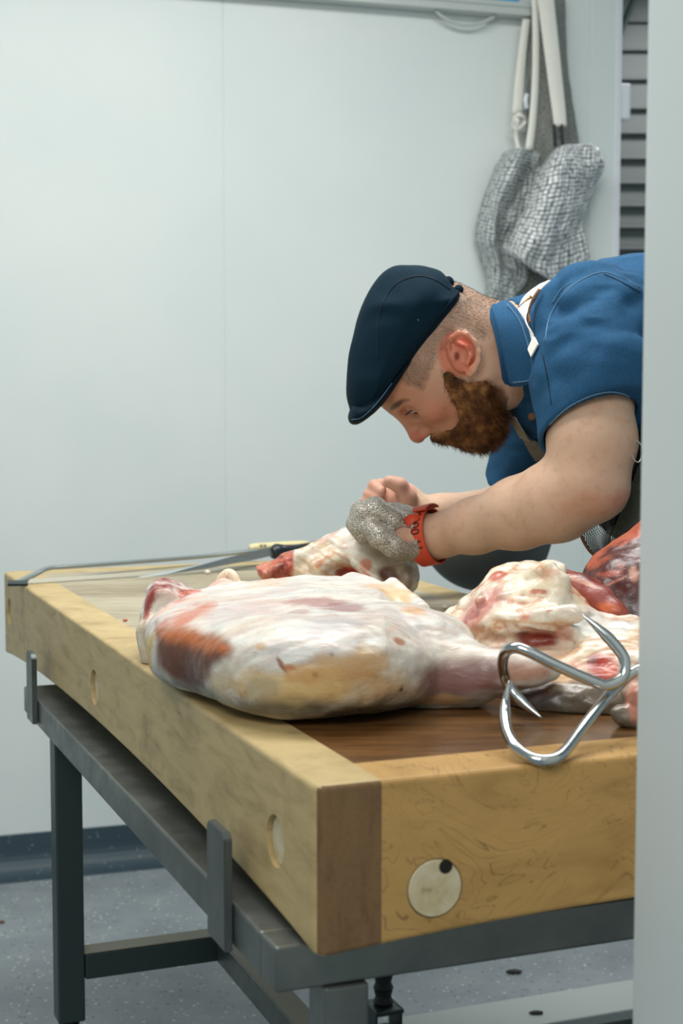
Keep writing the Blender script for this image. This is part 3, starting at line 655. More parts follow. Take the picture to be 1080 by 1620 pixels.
c = np.tile(ar(s(216, 213, 207)), (len(V), 1)); nn = fbm(V, 16, 4, (1, 2, 2)); c = mixc(c, FAT, np.clip(.5+nn*1.6, 0, 1)*.7); c = mixc(c, GREYP, np.clip(fbm(V, 11, 3, seed=3)*2.2, 0, 1)*.5)
low = V[:, 2]-TOP; right_ = np.clip((V[:, 0]-P(640, 1040, 1.6)[0])/.05, 0, 1); c = mixc(c, s(210, 184, 138), np.clip((.066-low)/.03, 0, 1)*np.clip(.65+fbm(V, 12, 3, seed=9), 0, 1)*.9*(1-right_)); c = mixc(c, s(146, 142, 122), np.clip((.034-low)/.022, 0, 1)*np.clip(.7+fbm(V, 14, 3, seed=19), 0, 1)*.85)  # lower flanks yellowed, then greyed: underside shade painted into the colour
q_ = V.copy(); q_[:, 2] -= .35*V[:, 0]; c = mixc(c, s(206, 178, 166), np.clip(.30-np.abs(fbm(q_, 26, 4, (.45, 2.0, 2.0), 5))*1.6, 0, 1)*1.6*np.clip((V[:, 2]-TOP-.045)/.03, 0, 1))
c = mixc(c, s(240, 236, 226), np.clip(fbm(q_, 34, 3, (.4, 2.0, 2.0), 11)*2.5, 0, 1)*.6); vein = np.clip(1-np.abs(fbm(q_, 17, 3, (.6, 1.6, 1.6), 21))/.018, 0, 1)*np.clip(fbm(V, 9, 2, seed=31)*3, 0, 1); c = mixc(c, s(186, 120, 104), vein*.6)
def PT(px, py, rx, ry, col_, st=1, **k):
    global c
    c = patch(V, c, bv, px, py, rx, ry, col_, st, **k)
def PP(pts, col_, st=1, dy=.08, soft=.004, nz=.004, sc=60):
    """colours a patch of flesh with a drawn outline, given by points on the surface"""
    global c
    q = [hit(bv, *p) for p in pts]; q = np.array([p for p in q if p is not None]); ym = q[:, 1].mean()
    d = poly_sdf(catmull(np.vstack([q[:, [0, 2]], q[:1, [0, 2]]]), 3)[:-1], V[:, 0], V[:, 2])+nz*fbm(V, sc, 3, seed=len(pts)); m = np.clip(.5-d/(2*soft), 0, 1)*np.clip((dy-np.abs(V[:, 1]-ym))/.02, 0, 1)*st
    c = mixc(c, col_, m*m*(3-2*m))
PT(470, 1085, 150, 40, s(214, 182, 120), .8); PT(560, 1050, 90, 30, s(206, 160, 96), .75); PT(480, 1070, 50, 20, s(206, 150, 86), .6); PT(620, 1100, 70, 18, s(150, 120, 84), .6)
PT(330, 1110, 60, 22, s(150, 152, 138), .6); PT(430, 1125, 100, 16, s(128, 126, 112), .7); PT(590, 1125, 110, 14, s(96, 82, 66), .8); PT(420, 1090, 40, 22, s(160, 156, 138), .5)  # grey and brown along the base, underside shade included in the colour
PP([(246, 984), (275, 994), (310, 1004), (345, 1010), (366, 1024), (360, 1042), (336, 1056), (326, 1080), (312, 1096), (286, 1082), (262, 1066), (250, 1052), (246, 1020)], s(108, 62, 38), 1, dy=.14, soft=.007); PP([(246, 984), (290, 994), (345, 1008), (368, 1024), (355, 1034), (300, 1022), (256, 1010)], s(186, 104, 54), .9, dy=.12, soft=.006); PT(300, 1066, 44, 26, s(88, 52, 38), .7)
PP([(222, 1004), (246, 1002), (251, 1022), (251, 1056), (236, 1058), (224, 1042)], s(206, 178, 116), 1, dy=.08); PT(262, 1080, 30, 16, s(190, 186, 160), .8)
PT(275, 955, 60, 50, s(226, 194, 180), 1, dy=.09); PP([(236, 930), (248, 919), (275, 919), (300, 932), (296, 944), (268, 934), (246, 940), (234, 975), (228, 985), (229, 960)], s(140, 44, 34), .95, dy=.09, nz=.008, sc=110); PP([(258, 985), (290, 972), (330, 958), (338, 966), (300, 984), (266, 994)], s(206, 128, 98), .9, dy=.09, nz=.006); PT(232, 955, 10, 36, s(164, 76, 66), .9); PT(300, 940, 30, 10, s(186, 92, 72), .9, sc=120, nz=.6); PT(285, 950, 16, 8, s(210, 140, 120), .8, sc=120, nz=.6); PT(262, 960, 5, 4, DRED, 1)
PT(300, 972, 40, 8, s(206, 122, 92), .8, ang=-18); PT(258, 985, 14, 10, s(196, 124, 104), .8)
PT(360, 975, 60, 14, GREYP, .5); PT(420, 960, 90, 9, s(206, 176, 170), .5); PT(500, 952, 70, 5, s(166, 104, 98), .8, dy=.05, sc=90); PT(545, 960, 55, 4, s(150, 92, 88), .7, dy=.04, sc=90); PT(470, 968, 30, 4, s(170, 116, 108), .6, dy=.03)
PT(540, 985, 60, 16, s(190, 186, 190), .7); PT(480, 1000, 60, 12, s(204, 200, 202), .6)
PT(620, 945, 60, 16, s(228, 200, 158), .9, sc=90); PT(655, 965, 24, 14, s(226, 186, 148), .9, sc=120); PT(600, 930, 40, 8, s(220, 186, 150), .7)
PT(340, 920, 40, 8, s(216, 150, 128), .7); PT(430, 922, 60, 6, s(222, 188, 158), .6)
PT(445, 1052, 22, 5, s(140, 74, 44), .95, ang=55, nz=.5); PT(458, 1056, 14, 6, s(190, 118, 66), .8); PT(412, 1022, 14, 9, s(208, 158, 96), .6); PT(632, 1015, 16, 6, s(176, 110, 72), .8, ang=20, nz=.6); PT(524, 1035, 4, 4, s(110, 120, 124), .8)
PP([(470, 1066), (540, 1054), (600, 1052), (650, 1066), (684, 1088), (650, 1104), (560, 1100), (490, 1092)], s(186, 136, 78), .5, soft=.014, nz=.016, dy=.12); PP([(250, 1072), (330, 1092), (420, 1104), (520, 1110), (640, 1106), (700, 1100), (690, 1112), (600, 1124), (480, 1128), (400, 1124), (300, 1100)], s(104, 98, 80), .75, soft=.010, nz=.010, dy=.14); PT(634, 1091, 5, 6, s(86, 54, 32), .9); PT(498, 1068, 8, 8, s(160, 110, 64), .6); PT(620, 995, 16, 4, s(222, 182, 160), .5)  # ochre stains, plus a grey-brown base band that paints in underside shade
PP([(664, 1064), (690, 1048), (740, 1042), (792, 1050), (806, 1068), (785, 1090), (735, 1104), (690, 1106), (668, 1092)], s(142, 104, 98), .95, soft=.010, dy=.07); PP([(790, 1046), (835, 1046), (868, 1055), (868, 1068), (830, 1078), (800, 1084)], s(190, 140, 118), .85, soft=.006, dy=.06); PT(700, 1105, 60, 14, s(206, 160, 112), .8); PT(800, 1088, 50, 8, s(120, 72, 56), .7)
PT(660, 1060, 26, 34, s(190, 180, 168), .5)
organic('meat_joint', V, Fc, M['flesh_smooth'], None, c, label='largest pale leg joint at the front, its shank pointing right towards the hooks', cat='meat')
leg_o = bpy.data.objects['meat_joint']
# curled fat flap and white tendon end on it
bm = bmesh.new(); add_tube(bm, catmull([P(345, 931, 1.90), P(351, 916, 1.90), P(362, 908, 1.90), P(370, 914, 1.895), P(378, 926, 1.89), P(405, 929, 1.88), P(430, 925, 1.88)], 6), np.interp(np.linspace(0, 1, 37), [0, .3, .7, 1], [.006, .007, .006, .003]), 12)
bmo('fat_curl', bm, mat('curled_fat', s(232, 208, 180), .35, **{'Subsurface Weight': .1}), leg_o, True, label='pale curl of fat')
bm = bmesh.new(); add_tube(bm, catmull([P(216, 1000, 1.83), P(228, 998, 1.83), P(243, 996, 1.81)], 5), [.002]+[.0036]*9+[.004], 10)
bmo('tendon', bm, mat('white_tendon', s(236, 230, 216), .35), leg_o, True, label='short white tendon end')

def finish(name, sh, h, mt, colf, ex, lo=None, hi=None, parent=None, floor=True, **k):
    global V, Fc, bv, c
    if lo is None: lo, hi = sh.bounds()
    V, Fc = nets(sh, h, lo, hi, ex)
    if floor: V[:, 2] = np.maximum(V[:, 2], TOP+.0008)
    bv = bvh_of(V, Fc); c = np.zeros((len(V), 3)); colf(); return organic(name, V, Fc, mt, parent, c, **k)

# ---- joint under the butcher's hands
s2 = Sh(); Y2 = 2.30
body2 = pxpoly([(462, 889), (478, 876), (505, 860), (530, 845), (552, 834), (566, 831), (590, 834), (602, 841), (612, 856), (632, 872), (648, 886), (657, 904), (654, 922), (640, 941), (622, 950), (600, 956), (540, 958), (470, 956), (462, 925)], Y2, 3)
s2.fn(puff(body2, Y2, .085, .05, 2.4), P(560, 895, Y2), .14)
tail = pxpoly([(404, 896), (425, 889), (440, 880), (462, 870), (475, 872), (480, 900), (470, 920), (440, 917), (415, 914)], Y2-.02, 2)
s2.fn(puff(tail, Y2-.02, .04, .018), P(440, 895, Y2-.02), .08, .008)
s2.ell(P(550, 912, Y2-.085), (.036, .03, .019), .012, 's'); s2.rc(P(560, 893, Y2-.08), P(596, 915, Y2-.085), .006, .008, .008)
s2.rc(P(480, 878, Y2-.05), P(560, 838, Y2-.03), .010, .010, .012); s2.rc(P(500, 895, Y2-.07), P(600, 848, Y2-.05), .008, .009, .012)
s2.ell(P(640, 905, Y2-.03), (.02, .07, .03), .015)
def ex2(Q, D):
    x, z = Q[:, 0], Q[:, 2]; xt = P(466, 900, Y2)[0]; rag = np.clip((xt-x)/.01, 0, 1)
    q = Q.copy(); q[:, 0] = Q[:, 0]*.86-Q[:, 2]*.5; q[:, 2] = Q[:, 0]*.5+Q[:, 2]*.86
    return D+.0022*fbm(Q, 20, 3)+.0028*fbm(q, 50, 2, (.35, .6, 2))*np.clip((x-xt)/.02, 0, 1)+rag*.006*fbm(Q, 70, 3)
def col2():
    global c
    xt = P(466, 900, Y2)[0]; c = np.tile(ar(s(228, 220, 204)), (len(V), 1)); q = V.copy(); q[:, 0] = V[:, 0]*.86-V[:, 2]*.5; q[:, 2] = V[:, 0]*.5+V[:, 2]*.86
    c = mixc(c, s(222, 192, 152), np.clip(fbm(q, 45, 3, (.3, .6, 2))*2.4, 0, 1)*.8); c = mixc(c, s(198, 184, 180), np.clip(fbm(V, 14, 3, seed=5)*2, 0, 1)*.5)
    r_ = np.abs(fbm(q, 50, 2, (.35, .6, 2))); c = mixc(c, s(206, 138, 92), np.clip((.07-r_)/.06, 0, 1)*.55); c = mixc(c, s(238, 232, 220), np.clip((r_-.2)/.15, 0, 1)*.6); rd = np.clip((xt-V[:, 0])/.004+.5, 0, 1); c = mixc(c, s(196, 96, 70), rd); c = mixc(c, s(120, 42, 34), rd*np.clip(fbm(V, 80, 3)*3, 0, 1)*.8); c = mixc(c, s(220, 150, 120), rd*np.clip(fbm(V, 70, 3, seed=2)*3, 0, 1)*.6)
    PT(550, 908, 31, 18, s(176, 62, 40), 1, nz=.15, dy=.08); PT(545, 905, 16, 10, s(120, 34, 26), .8, sc=120); PT(580, 895, 12, 14, s(214, 130, 96), .8); PT(577, 912, 15, 6, s(222, 128, 84), .9)
    PT(615, 910, 26, 16, s(122, 84, 72), .95, nz=.12, dy=.05, ang=25); PT(642, 918, 14, 26, s(160, 134, 116), .8); PT(646, 900, 12, 16, s(196, 180, 158), .6)
    PT(585, 848, 12, 4, s(206, 96, 54), .9, nz=.5); PT(505, 893, 10, 6, s(206, 126, 66), .8, ang=-35); PT(520, 880, 24, 5, s(216, 150, 96), .7, ang=-35); PT(520, 850, 40, 5, s(214, 160, 150), .6, ang=-30, dy=.05)
    PT(482, 912, 3, 3, DRED, .9); PT(475, 900, 14, 22, s(222, 200, 168), .6)
finish('meat_joint', s2, .0022, M['flesh'], col2, ex2, lo=np.array(P(395, 970, Y2))-[.02, .13, .03], hi=np.array(P(665, 820, Y2))+[.02, .13, .02], label='white fatty joint with a red hollow, held down by the gloved hand', cat='meat')

# ---- right-hand joint behind the hooks
s3 = Sh()
s3.ell(P(835, 1000, 1.72), (.077, .10, .070), .01); s3.ell(P(950, 1050, 1.66), (.135, .11, .050), .03); s3.ell(P(770, 1010, 1.75), (.060, .06, .035), .025)
s3.rc(P(700, 1003, 1.74), P(840, 935, 1.76), .012, .026, .03); s3.rc(P(790, 912, 1.76), P(870, 905, 1.74), .012, .015, .016); s3.ell(P(870, 925, 1.68), (.022, .03, .016), .012)
s3.rc(P(700, 1004, 1.71), P(800, 988, 1.645), .010, .013, .012); s3.rc(P(800, 988, 1.64), P(905, 972, 1.61), .013, .010, .012)
s3.ell(P(845, 1080, 1.66), (.085, .07, .038), .02); s3.ell(P(950, 1105, 1.56), (.095, .05, .028), .02); s3.ell(P(1060, 1080, 1.64), (.12, .11, .052), .03)
s3.ell(P(850, 1018, 1.60), (.040, .03, .014), .012, 's'); s3.ell(P(955, 1055, 1.505), (.024, .015, .018), .008, 's')
for px, py, y, r in ((882, 918, 1.66, .009), (868, 905, 1.67, .011), (884, 936, 1.655, .009), (852, 912, 1.68, .012), (893, 945, 1.66, .007), (805, 925, 1.70, .010), (875, 952, 1.65, .008), (790, 915, 1.73, .009), (760, 950, 1.68, .008)): s3.ell(P(px, py, y), r, .006)
s3.rc(P(1003, 1075, 1.49), P(1008, 1142, 1.46), .014, .013, .008); s3.ell(P(990, 1132, 1.455), .012, .006); s3.ell(P(1012, 1105, 1.46), .013, .006)
def ex3(Q, D): return D+.0042*fbm(Q, 18, 3)+.0034*(.35-np.abs(fbm(Q, 34, 3, (.7, 1.3, 1.6), 6))*2)+.0018*fbm(Q, 90, 2)*np.clip((Q[:, 2]-TOP-.03)/.04, .2, 1)
def col3():
    global c
    c = np.tile(ar(s(230, 218, 196)), (len(V), 1)); c = mixc(c, s(226, 192, 150), np.clip(fbm(V, 22, 4)*2.2+.1, 0, 1)*.75); c = mixc(c, s(208, 132, 106), np.clip(fbm(V, 30, 4, seed=4)*2.8-.5, 0, 1)*.8)
    c = mixc(c, s(96, 84, 70), np.clip((.050-(V[:, 2]-TOP))/.02, 0, 1)*.85)  # belly greyed towards the block, its shade put into the colour
    r_ = np.abs(fbm(V, 34, 3, (.7, 1.3, 1.6), 6)); c = mixc(c, s(240, 232, 216), np.clip((r_-.16)/.12, 0, 1)*.6*np.clip((V[:, 2]-TOP-.03)/.02, 0, 1)); c = mixc(c, s(192, 112, 74), np.clip((.09-r_)/.08, 0, 1)*.7)
    PT(765, 960, 60, 18, s(206, 140, 130), .8, ang=-40); PT(745, 975, 26, 8, s(160, 84, 80), .8, ang=-40, sc=90); PT(790, 912, 26, 14, s(196, 92, 76), .8, sc=110); PT(840, 925, 50, 26, s(234, 218, 186), .6)
    PT(768, 1003, 60, 16, s(168, 112, 76), .7, sc=100); PT(850, 1010, 46, 20, s(140, 62, 48), 1, nz=.18, dy=.06); PT(828, 1004, 20, 12, s(110, 46, 38), .8); PT(892, 1000, 20, 16, s(190, 128, 112), .7)
    PT(840, 985, 90, 5, s(206, 152, 88), .6, dy=.05); PT(852, 936, 18, 5, s(196, 88, 54), .8, nz=.5); PT(868, 966, 8, 4, s(200, 84, 52), .8); PT(870, 905, 20, 8, s(222, 170, 142), .6)
    PT(955, 1055, 34, 24, s(170, 52, 34), 1, nz=.2, dy=.07); PT(965, 1060, 20, 16, s(206, 110, 80), .7, sc=120); PT(935, 1045, 14, 14, s(110, 32, 26), .8); PT(900, 1060, 30, 16, s(222, 160, 130), .6)
    PT(950, 985, 70, 22, s(218, 218, 214), .75); PT(890, 1035, 50, 14, s(226, 190, 160), .6); PT(880, 1068, 50, 14, s(222, 180, 130), .8)
    PT(850, 1105, 50, 22, s(66, 56, 54), .85); PT(920, 1115, 80, 26, s(96, 86, 70), .8); PT(1005, 1110, 22, 46, s(214, 140, 118), .9); PT(1008, 1066, 16, 12, s(120, 50, 40), .6)  # first two patches paint the belly's shade, the others are flesh colour
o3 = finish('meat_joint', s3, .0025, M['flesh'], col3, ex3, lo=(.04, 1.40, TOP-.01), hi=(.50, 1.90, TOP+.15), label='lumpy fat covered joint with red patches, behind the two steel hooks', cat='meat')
flap = Sh(); flap.chain([(P(885, 925, 1.74), .016), (P(915, 935, 1.73), .019), (P(948, 952, 1.71), .0165), (P(972, 967, 1.69), .011), (P(988, 973, 1.68), .005)], .01); flap.rc(P(890, 915, 1.76), P(940, 930, 1.75), .012, .010, .01)
def colf():
    global c
    c = np.tile(ar(s(146, 64, 52)), (len(V), 1)); c = mixc(c, s(112, 46, 40), np.clip(fbm(V, 40, 3)*2, 0, 1)); PT(965, 962, 26, 10, s(206, 104, 58), .8); PT(925, 922, 40, 5, s(206, 150, 128), .8, ang=20, dy=.03)
finish('muscle_flap', flap, .0025, M['flesh_smooth'], colf, lambda Q, D: D+.001*fbm(Q, 40, 2), parent=o3, label='dark red strip of muscle')

# ---- dark joint at the right edge, further back
s4 = Sh(); s4.ell(P(1056, 930, 1.84), (.098, .10, .068), .01); s4.ell(P(975, 935, 1.82), (.040, .06, .045), .02); s4.rc(P(965, 890, 1.84), P(1045, 850, 1.84), .010, .030, .02); s4.ell(P(1040, 985, 1.82), (.10, .08, .05), .03)
s4.ell(P(1000, 985, 1.79), (.055, .05, .05), .02)
def col4():
    global c
    c = np.tile(ar(s(82, 36, 32)), (len(V), 1)); c = mixc(c, s(58, 24, 23), np.clip(fbm(V, 30, 3)*2.5, 0, 1)); q = fbm(V, 18, 3, (1, 1, 1), seed=8)
    line = P(925, 905, 1.82); sl = (V[:, 2]-line[2])-(V[:, 0]-line[0])*.55; c = mixc(c, s(190, 98, 72), np.clip((sl-.004+.02*fbm(V, 40, 3))/.008, 0, 1)*.85)
    c = mixc(c, s(228, 210, 188), np.clip((sl-.030+.012*fbm(V, 40, 3))/.006, 0, 1))
    PT(1000, 882, 20, 10, s(92, 36, 30), .9); PT(965, 908, 34, 6, s(176, 84, 64), .8, sc=90, ang=-12); PT(972, 920, 26, 2.5, s(190, 124, 106), .8, ang=-28, dy=.04); PT(1002, 905, 9, 16, s(206, 150, 128), .7);
finish('meat_joint', s4, .0030, M['flesh'], col4, lambda Q, D: D+.004*fbm(Q, 18, 3)+.0025*fbm(Q, 60, 3), label='dark red cut joint half hidden by the door jamb at the right', cat='meat')

# ================================================================== THE BUTCHER
person = empty('person', (.62, 2.2, 0), label='bearded man in a navy flat cap and blue denim shirt bent over the block', cat='person')
HD = 2.2; HS = F_PX/HD
def hp(u, v, y=0.0): return P(725-.42*u-.91*v, 558+.91*u-.42*v, HD)+np.array([0, y, 0])
HAX = np.array([[-.42, 0, -.91], [0, 1, 0], [-.91, 0, .42]])    # forward, side, up of the tilted head
def hr(a, y, b): return np.array([a, y, b])
def head_shape(b, o=0.0):
    b.ell(hp(10, 45), hr(.098+o, .076+o, .086+o), .02, ax=HAX); b.ell(hp(76, 58), hr(.046+o, .056+o, .044+o), .03, ax=HAX)
    b.ell(hp(64, -2), hr(.056+o, .058+o, .076+o), .03, ax=HAX)
    for sgn in (-1, 1):
        b.ell(hp(90, 8, sgn*.043), hr(.024+o, .018+o, .02+o), .018, ax=HAX)
        b.rc(hp(22, -42, sgn*.050), hp(100, -80, sgn*.016), .020+o, .022+o, .03)
    b.ell(hp(108, -76), .018+o, .02); b.ell(hp(110, -33), hr(.025+o, .028+o, .028+o), .02, ax=HAX)
def arm_near(b, o=0.0):
    b.chain([(P(945, 530, 2.11), .060+o), (P(937, 610, 2.055), .0540+o), (P(936, 700, 2.015), .0555+o), (P(930, 758, 2.005), .0485+o)], .02)
    b.chain([(P(926, 766, 2.005), .047+o), (P(880, 793, 2.03), .0515+o), (P(820, 812, 2.07), .046+o), (P(750, 832, 2.13), .036+o), (P(700, 846, 2.17), .0285+o), (P(676, 852, 2.19), .0275+o)], .02)
    b.ell(P(950, 778, 2.005), .028+o, .03)
NF = []   # near hand: fingers closed over the joint
def near_hand(b, o=0.0, tips=True):
    b.chain([(P(680, 851, 2.19), .027+o), (P(655, 848, 2.19), .030+o), (P(622, 832, 2.20), .031+o)], .015)
    b.ell(P(632, 838, 2.20), (.040+o, .040+o, .028+o), .015)
    for i, (y, dx, dz) in enumerate(((2.165, 0, 0), (2.187, -5, -5), (2.209, -4, -4), (2.230, 6, 3))):
        r = .0108-.0006*i
        b.chain([(P(622, 824, y), .014+o), (P(598+dx, 808+dz, y), r+.0015+o), (P(575+dx, 813+dz, y), r+o), (P(567+dx, 834+dz, y), r-.0008+o), (P(574+dx, 848+dz, y), r-.0015+o)], .008)
    b.chain([(P(650, 862, 2.165), .017+o), (P(622, 862, 2.145), .0135+o), (P(600, 850, 2.14), .0115+o), (P(588, 838, 2.145), .0100+o)], .010)
def far_hand(b):
    b.chain([(P(860, 742, 2.45), .050), (P(850, 788, 2.46), .046), (P(800, 808, 2.43), .040), (P(700, 815, 2.38), .030), (P(664, 812, 2.36), .0265)], .02)
    b.ell(P(636, 797, 2.365), (.034, .026, .034), .014)
    for (x0, y0, x1, y1, x2, y2, x3, y3) in ((632, 782, 604, 768, 592, 769, 603, 778), (630, 789, 596, 780, 584, 783, 598, 790), (630, 798, 592, 791, 578, 796, 594, 802), (632, 806, 596, 802, 582, 808, 596, 813)):
        b.chain([(P(x0, y0, 2.375), .0115), (P(x1, y1, 2.372), .0100), (P(x2, y2, 2.355), .0092), (P(x3, y3, 2.338), .0082)], .005)
    b.chain([(P(648, 806, 2.345), .015), (P(645, 786, 2.335), .0125), (P(632, 768, 2.33), .0110), (P(616, 762, 2.33), .0098)], .008)
bd = Sh(); head_shape(bd)
bd.rc(hp(120, 46), hp(145, 8), .0075, .0095, .012); bd.ell(hp(146, 3), .0108, .006)
for sgn in (-1, 1):
    bd.ell(hp(136, -2, sgn*.0125), hr(.011, .0075, .009), .006, ax=HAX); bd.rc(hp(119, 52, sgn*.012), hp(112, 54, sgn*.042), .0075, .006, .012)
    bd.ell(hp(121, 30, sgn*.034), hr(.013, .015, .012), .012, 's', ax=HAX); bd.ell(hp(102, 31, sgn*.032), .0145, .003)
    bd.ell(hp(140, -9, sgn*.006), .0042, .003, 's')
bd.rc(hp(131, -26, -.018), hp(136, -25, 0), .0055, .0065, .006); bd.rc(hp(131, -26, .018), hp(136, -25, 0), .0055, .0065, .006)
bd.rc(hp(124, -42, -.016), hp(130, -43, 0), .006, .0075, .006); bd.rc(hp(124, -42, .016), hp(130, -43, 0), .006, .0075, .006)
bd.rc(hp(140, -34.5, -.02), hp(140, -34.5, .02), .0025, .0025, .003, 's')
for sgn in (-1, 1):
    e = lambda x, y, d: P(x, y, HD)+np.array([0, sgn*d, 0])
    bd.ell(e(724, 560, .077), (.0175, .008, .027), .006)
    bd.chain([(e(706, 566, .078), .0035), (e(702, 552, .083), .0038), (e(706, 539, .089), .0040), (e(717, 531, .093), .0042), (e(730, 533, .095), .0042), (e(741, 544, .096), .0042), (e(747, 559, .095), .0040), (e(747, 573, .092), .0042), (e(741, 585, .088), .0055), (e(735, 591, .084), .0062)], .003)
    bd.chain([(e(716, 545, .088), .0028), (e(729, 552, .090), .0030), (e(735, 566, .088), .0030), (e(731, 577, .086), .003)], .004)
    bd.ell(e(722, 563, .092), (.0085, .012, .0105), .004, 's'); bd.ell(e(711, 568, .083), (.004, .004, .006), .004)
    bd.rc(e(718, 541, .097), e(737, 556, .098), .004, .004, .004, 's')
bd.rc(hp(-18, -12), P(860, 550, 2.22), .064, .066, .03); bd.rc(P(760, 560, 2.2), P(800, 590, 2.2), .058, .05, .03)
arm_near(bd); near_hand(bd); far_hand(bd)
bd.rc(P(890, 540, 2.40), P(862, 735, 2.45), .066, .050, .02)
bd.ell(P(985, 565, 2.24), (.15, .165, .105), .03); bd.rc(P(1000, 570, 2.24), P(1240, 760, 2.2), .11, .12, .04)
for y in (2.10, 2.32): bd.chain([(P(1255, 790, y), .085), (np.array([.66, y, .50]), .055), (np.array([.70, y, .10]), .038)], .02)
beardpoly = [(698, 590), (706, 590), (716, 597), (735, 602), (762, 602), (786, 614), (806, 636), (806, 668), (796, 698), (768, 718), (735, 713), (708, 703), (690, 702), (680, 697), (682, 688), (692, 682), (712, 680), (722, 664), (716, 646), (705, 628), (698, 606), (693, 588)]
bpw = pxpoly(beardpoly, HD)
V, Fc = nets(bd, .0026, extra=lambda Q, D: D+.0006*fbm(Q, 40, 2)); bv = bvh_of(V, Fc)
c = np.tile(ar(s(208, 172, 146)), (len(V), 1)); c = mixc(c, s(200, 142, 118), np.clip(.25+fbm(V, 9, 3)*1.2, 0, 1)*.5)
pxv, pyv = 540+(V[:, 0])*F_PX/HD/1.0, None
hu = ((V-hp(0, 0))@HAX[0])*HS; hv = ((V-hp(0, 0))@HAX[2])*HS; hy = np.abs(V[:, 1]-HD)
ishead = (V[:, 0] < P(800, 500, HD)[0]) & (V[:, 2] > P(700, 735, HD)[2])
face = ishead & (hu > 30); c = mixc(c, s(176, 116, 88), face*np.clip((hu-30)/60, 0, 1)*.8)
hairm = ishead*np.clip((hv-16+6*fbm(V, 40, 2)+.0*hu)/14, 0, 1)*np.clip((84-hu+6*fbm(V, 60, 2))/10, 0, 1)*np.clip((hv-(26-.0*hu)+(hu < 10)*10)/12, 0, 1)
hairm2 = ishead*np.clip((-hu-22+5*fbm(V, 50, 2))/16, 0, 1)*np.clip((hv+34)/16, 0, 1)
hm = np.clip(np.maximum(hairm, hairm2), 0, 1); hs = np.clip(.62+.35*fbm(V, 60, 3), 0, 1); c = mixc(c, s(104, 84, 66), hm*hs*.85)
PT(724, 560, 34, 42, s(206, 116, 88), .8, dy=.06, nz=0, edge=.2); PT(735, 545, 16, 12, s(206, 90, 64), .6, dy=.03); PT(722, 563, 7, 9, s(120, 50, 38), .85, nz=.1)
PT(662, 690, 14, 10, s(190, 96, 76), .55); PT(690, 650, 30, 24, s(206, 130, 106), .4); PT(704, 646, 2.2, 2.2, s(110, 60, 44), .9, nz=.1)
PT(627, 641, 18, 6.5, s(60, 42, 32), .95, ang=-38, nz=.15, dy=.05); PT(640, 634, 8, 3.2, s(90, 64, 48), .7, ang=-10)
PT(715, 695, 8, 4, s(186, 90, 82), .8, nz=.2); PT(648, 650, 13, 6, s(158, 96, 76), .45, ang=-30)
PT(925, 800, 60, 30, s(206, 140, 110), .4); PT(985, 790, 30, 20, s(206, 130, 104), .45)
bx, bz = V[:, 0], V[:, 2]; bsd = poly_sdf(bpw, bx, bz)
c = mixc(c, s(106, 70, 44), ishead*np.clip((-bsd+.004+.006*fbm(V, 90, 2))/.010, 0, 1)*(V[:, 2] < 99)*.85)
handm = (V[:, 1] > 2.30) & (V[:, 0] < P(660, 800, 2.35)[0]); c = mixc(c, s(206, 150, 130), handm*.7)
body = organic('body', V, Fc, M['skin'], person, c); bodybv = bv
# eyes, lashes
for sgn in (-1, 1):
    bm = bmesh.new(); bmesh.ops.create_uvsphere(bm, u_segments=20, v_segments=14, radius=.0118)
    for v in bm.verts: v.co += Vector(hp(104.8, 29, sgn*.0325))
    eo = bmo('eye', bm, M['eye'], person, True)
    bm = bmesh.new(); bmesh.ops.create_uvsphere(bm, u_segments=16, v_segments=10, radius=.0060)
    for v in bm.verts: v.co = Vector(np.array(v.co)*[1, 1, 1]+hp(111.2, 26, sgn*.0345))
    bmo('iris', bm, M['iris'], eo, True)
    bm = bmesh.new(); q = [P(x, y, HD)+np.array([0, sgn*d, 0]) for x, y, d in ((640, 656, .030), (646, 651, .038), (652, 645, .043), (656, 637, .045))]; add_tube(bm, catmull(q, 5), .0011, 6)
    bmo('eyelashes', bm, M['rubber'], person, True)

def hairs(name, pts, dirs, n_pts, length, rad, mt, parent, jit=.35, **k):
    V_ = []; F_ = []
    for p, d in zip(pts, dirs):
        d = d+rng.normal(0, jit, 3); d /= np.linalg.norm(d); L = length*(.6+.8*rng.random()); b1 = np.cross(d, [0, 0, 1.]); b1 /= np.linalg.norm(b1)+1e-9; b2 = np.cross(d, b1); sag = rng.normal(0, .15, 3)
        i0 = len(V_)
        for j in range(n_pts-1):
            t = j/(n_pts-1); cc = p+d*L*t+sag*L*t*t; r = rad*(1-.75*t)
            for a in (0, 2.09, 4.19): V_.append(cc+r*(math.cos(a)*b1+math.sin(a)*b2))
        V_.append(p+d*L+sag*L); q = i0
        for j in range(n_pts-2):
            for a in range(3): F_.append((q+a, q+(a+1) % 3, q+3+(a+1) % 3, q+3+a))
            q += 3
        F_ += [(q, q+1, len(V_)-1), (q+1, q+2, len(V_)-1), (q+2, q, len(V_)-1)]
    return vf(name, V_, F_, mt, parent, False, **k)
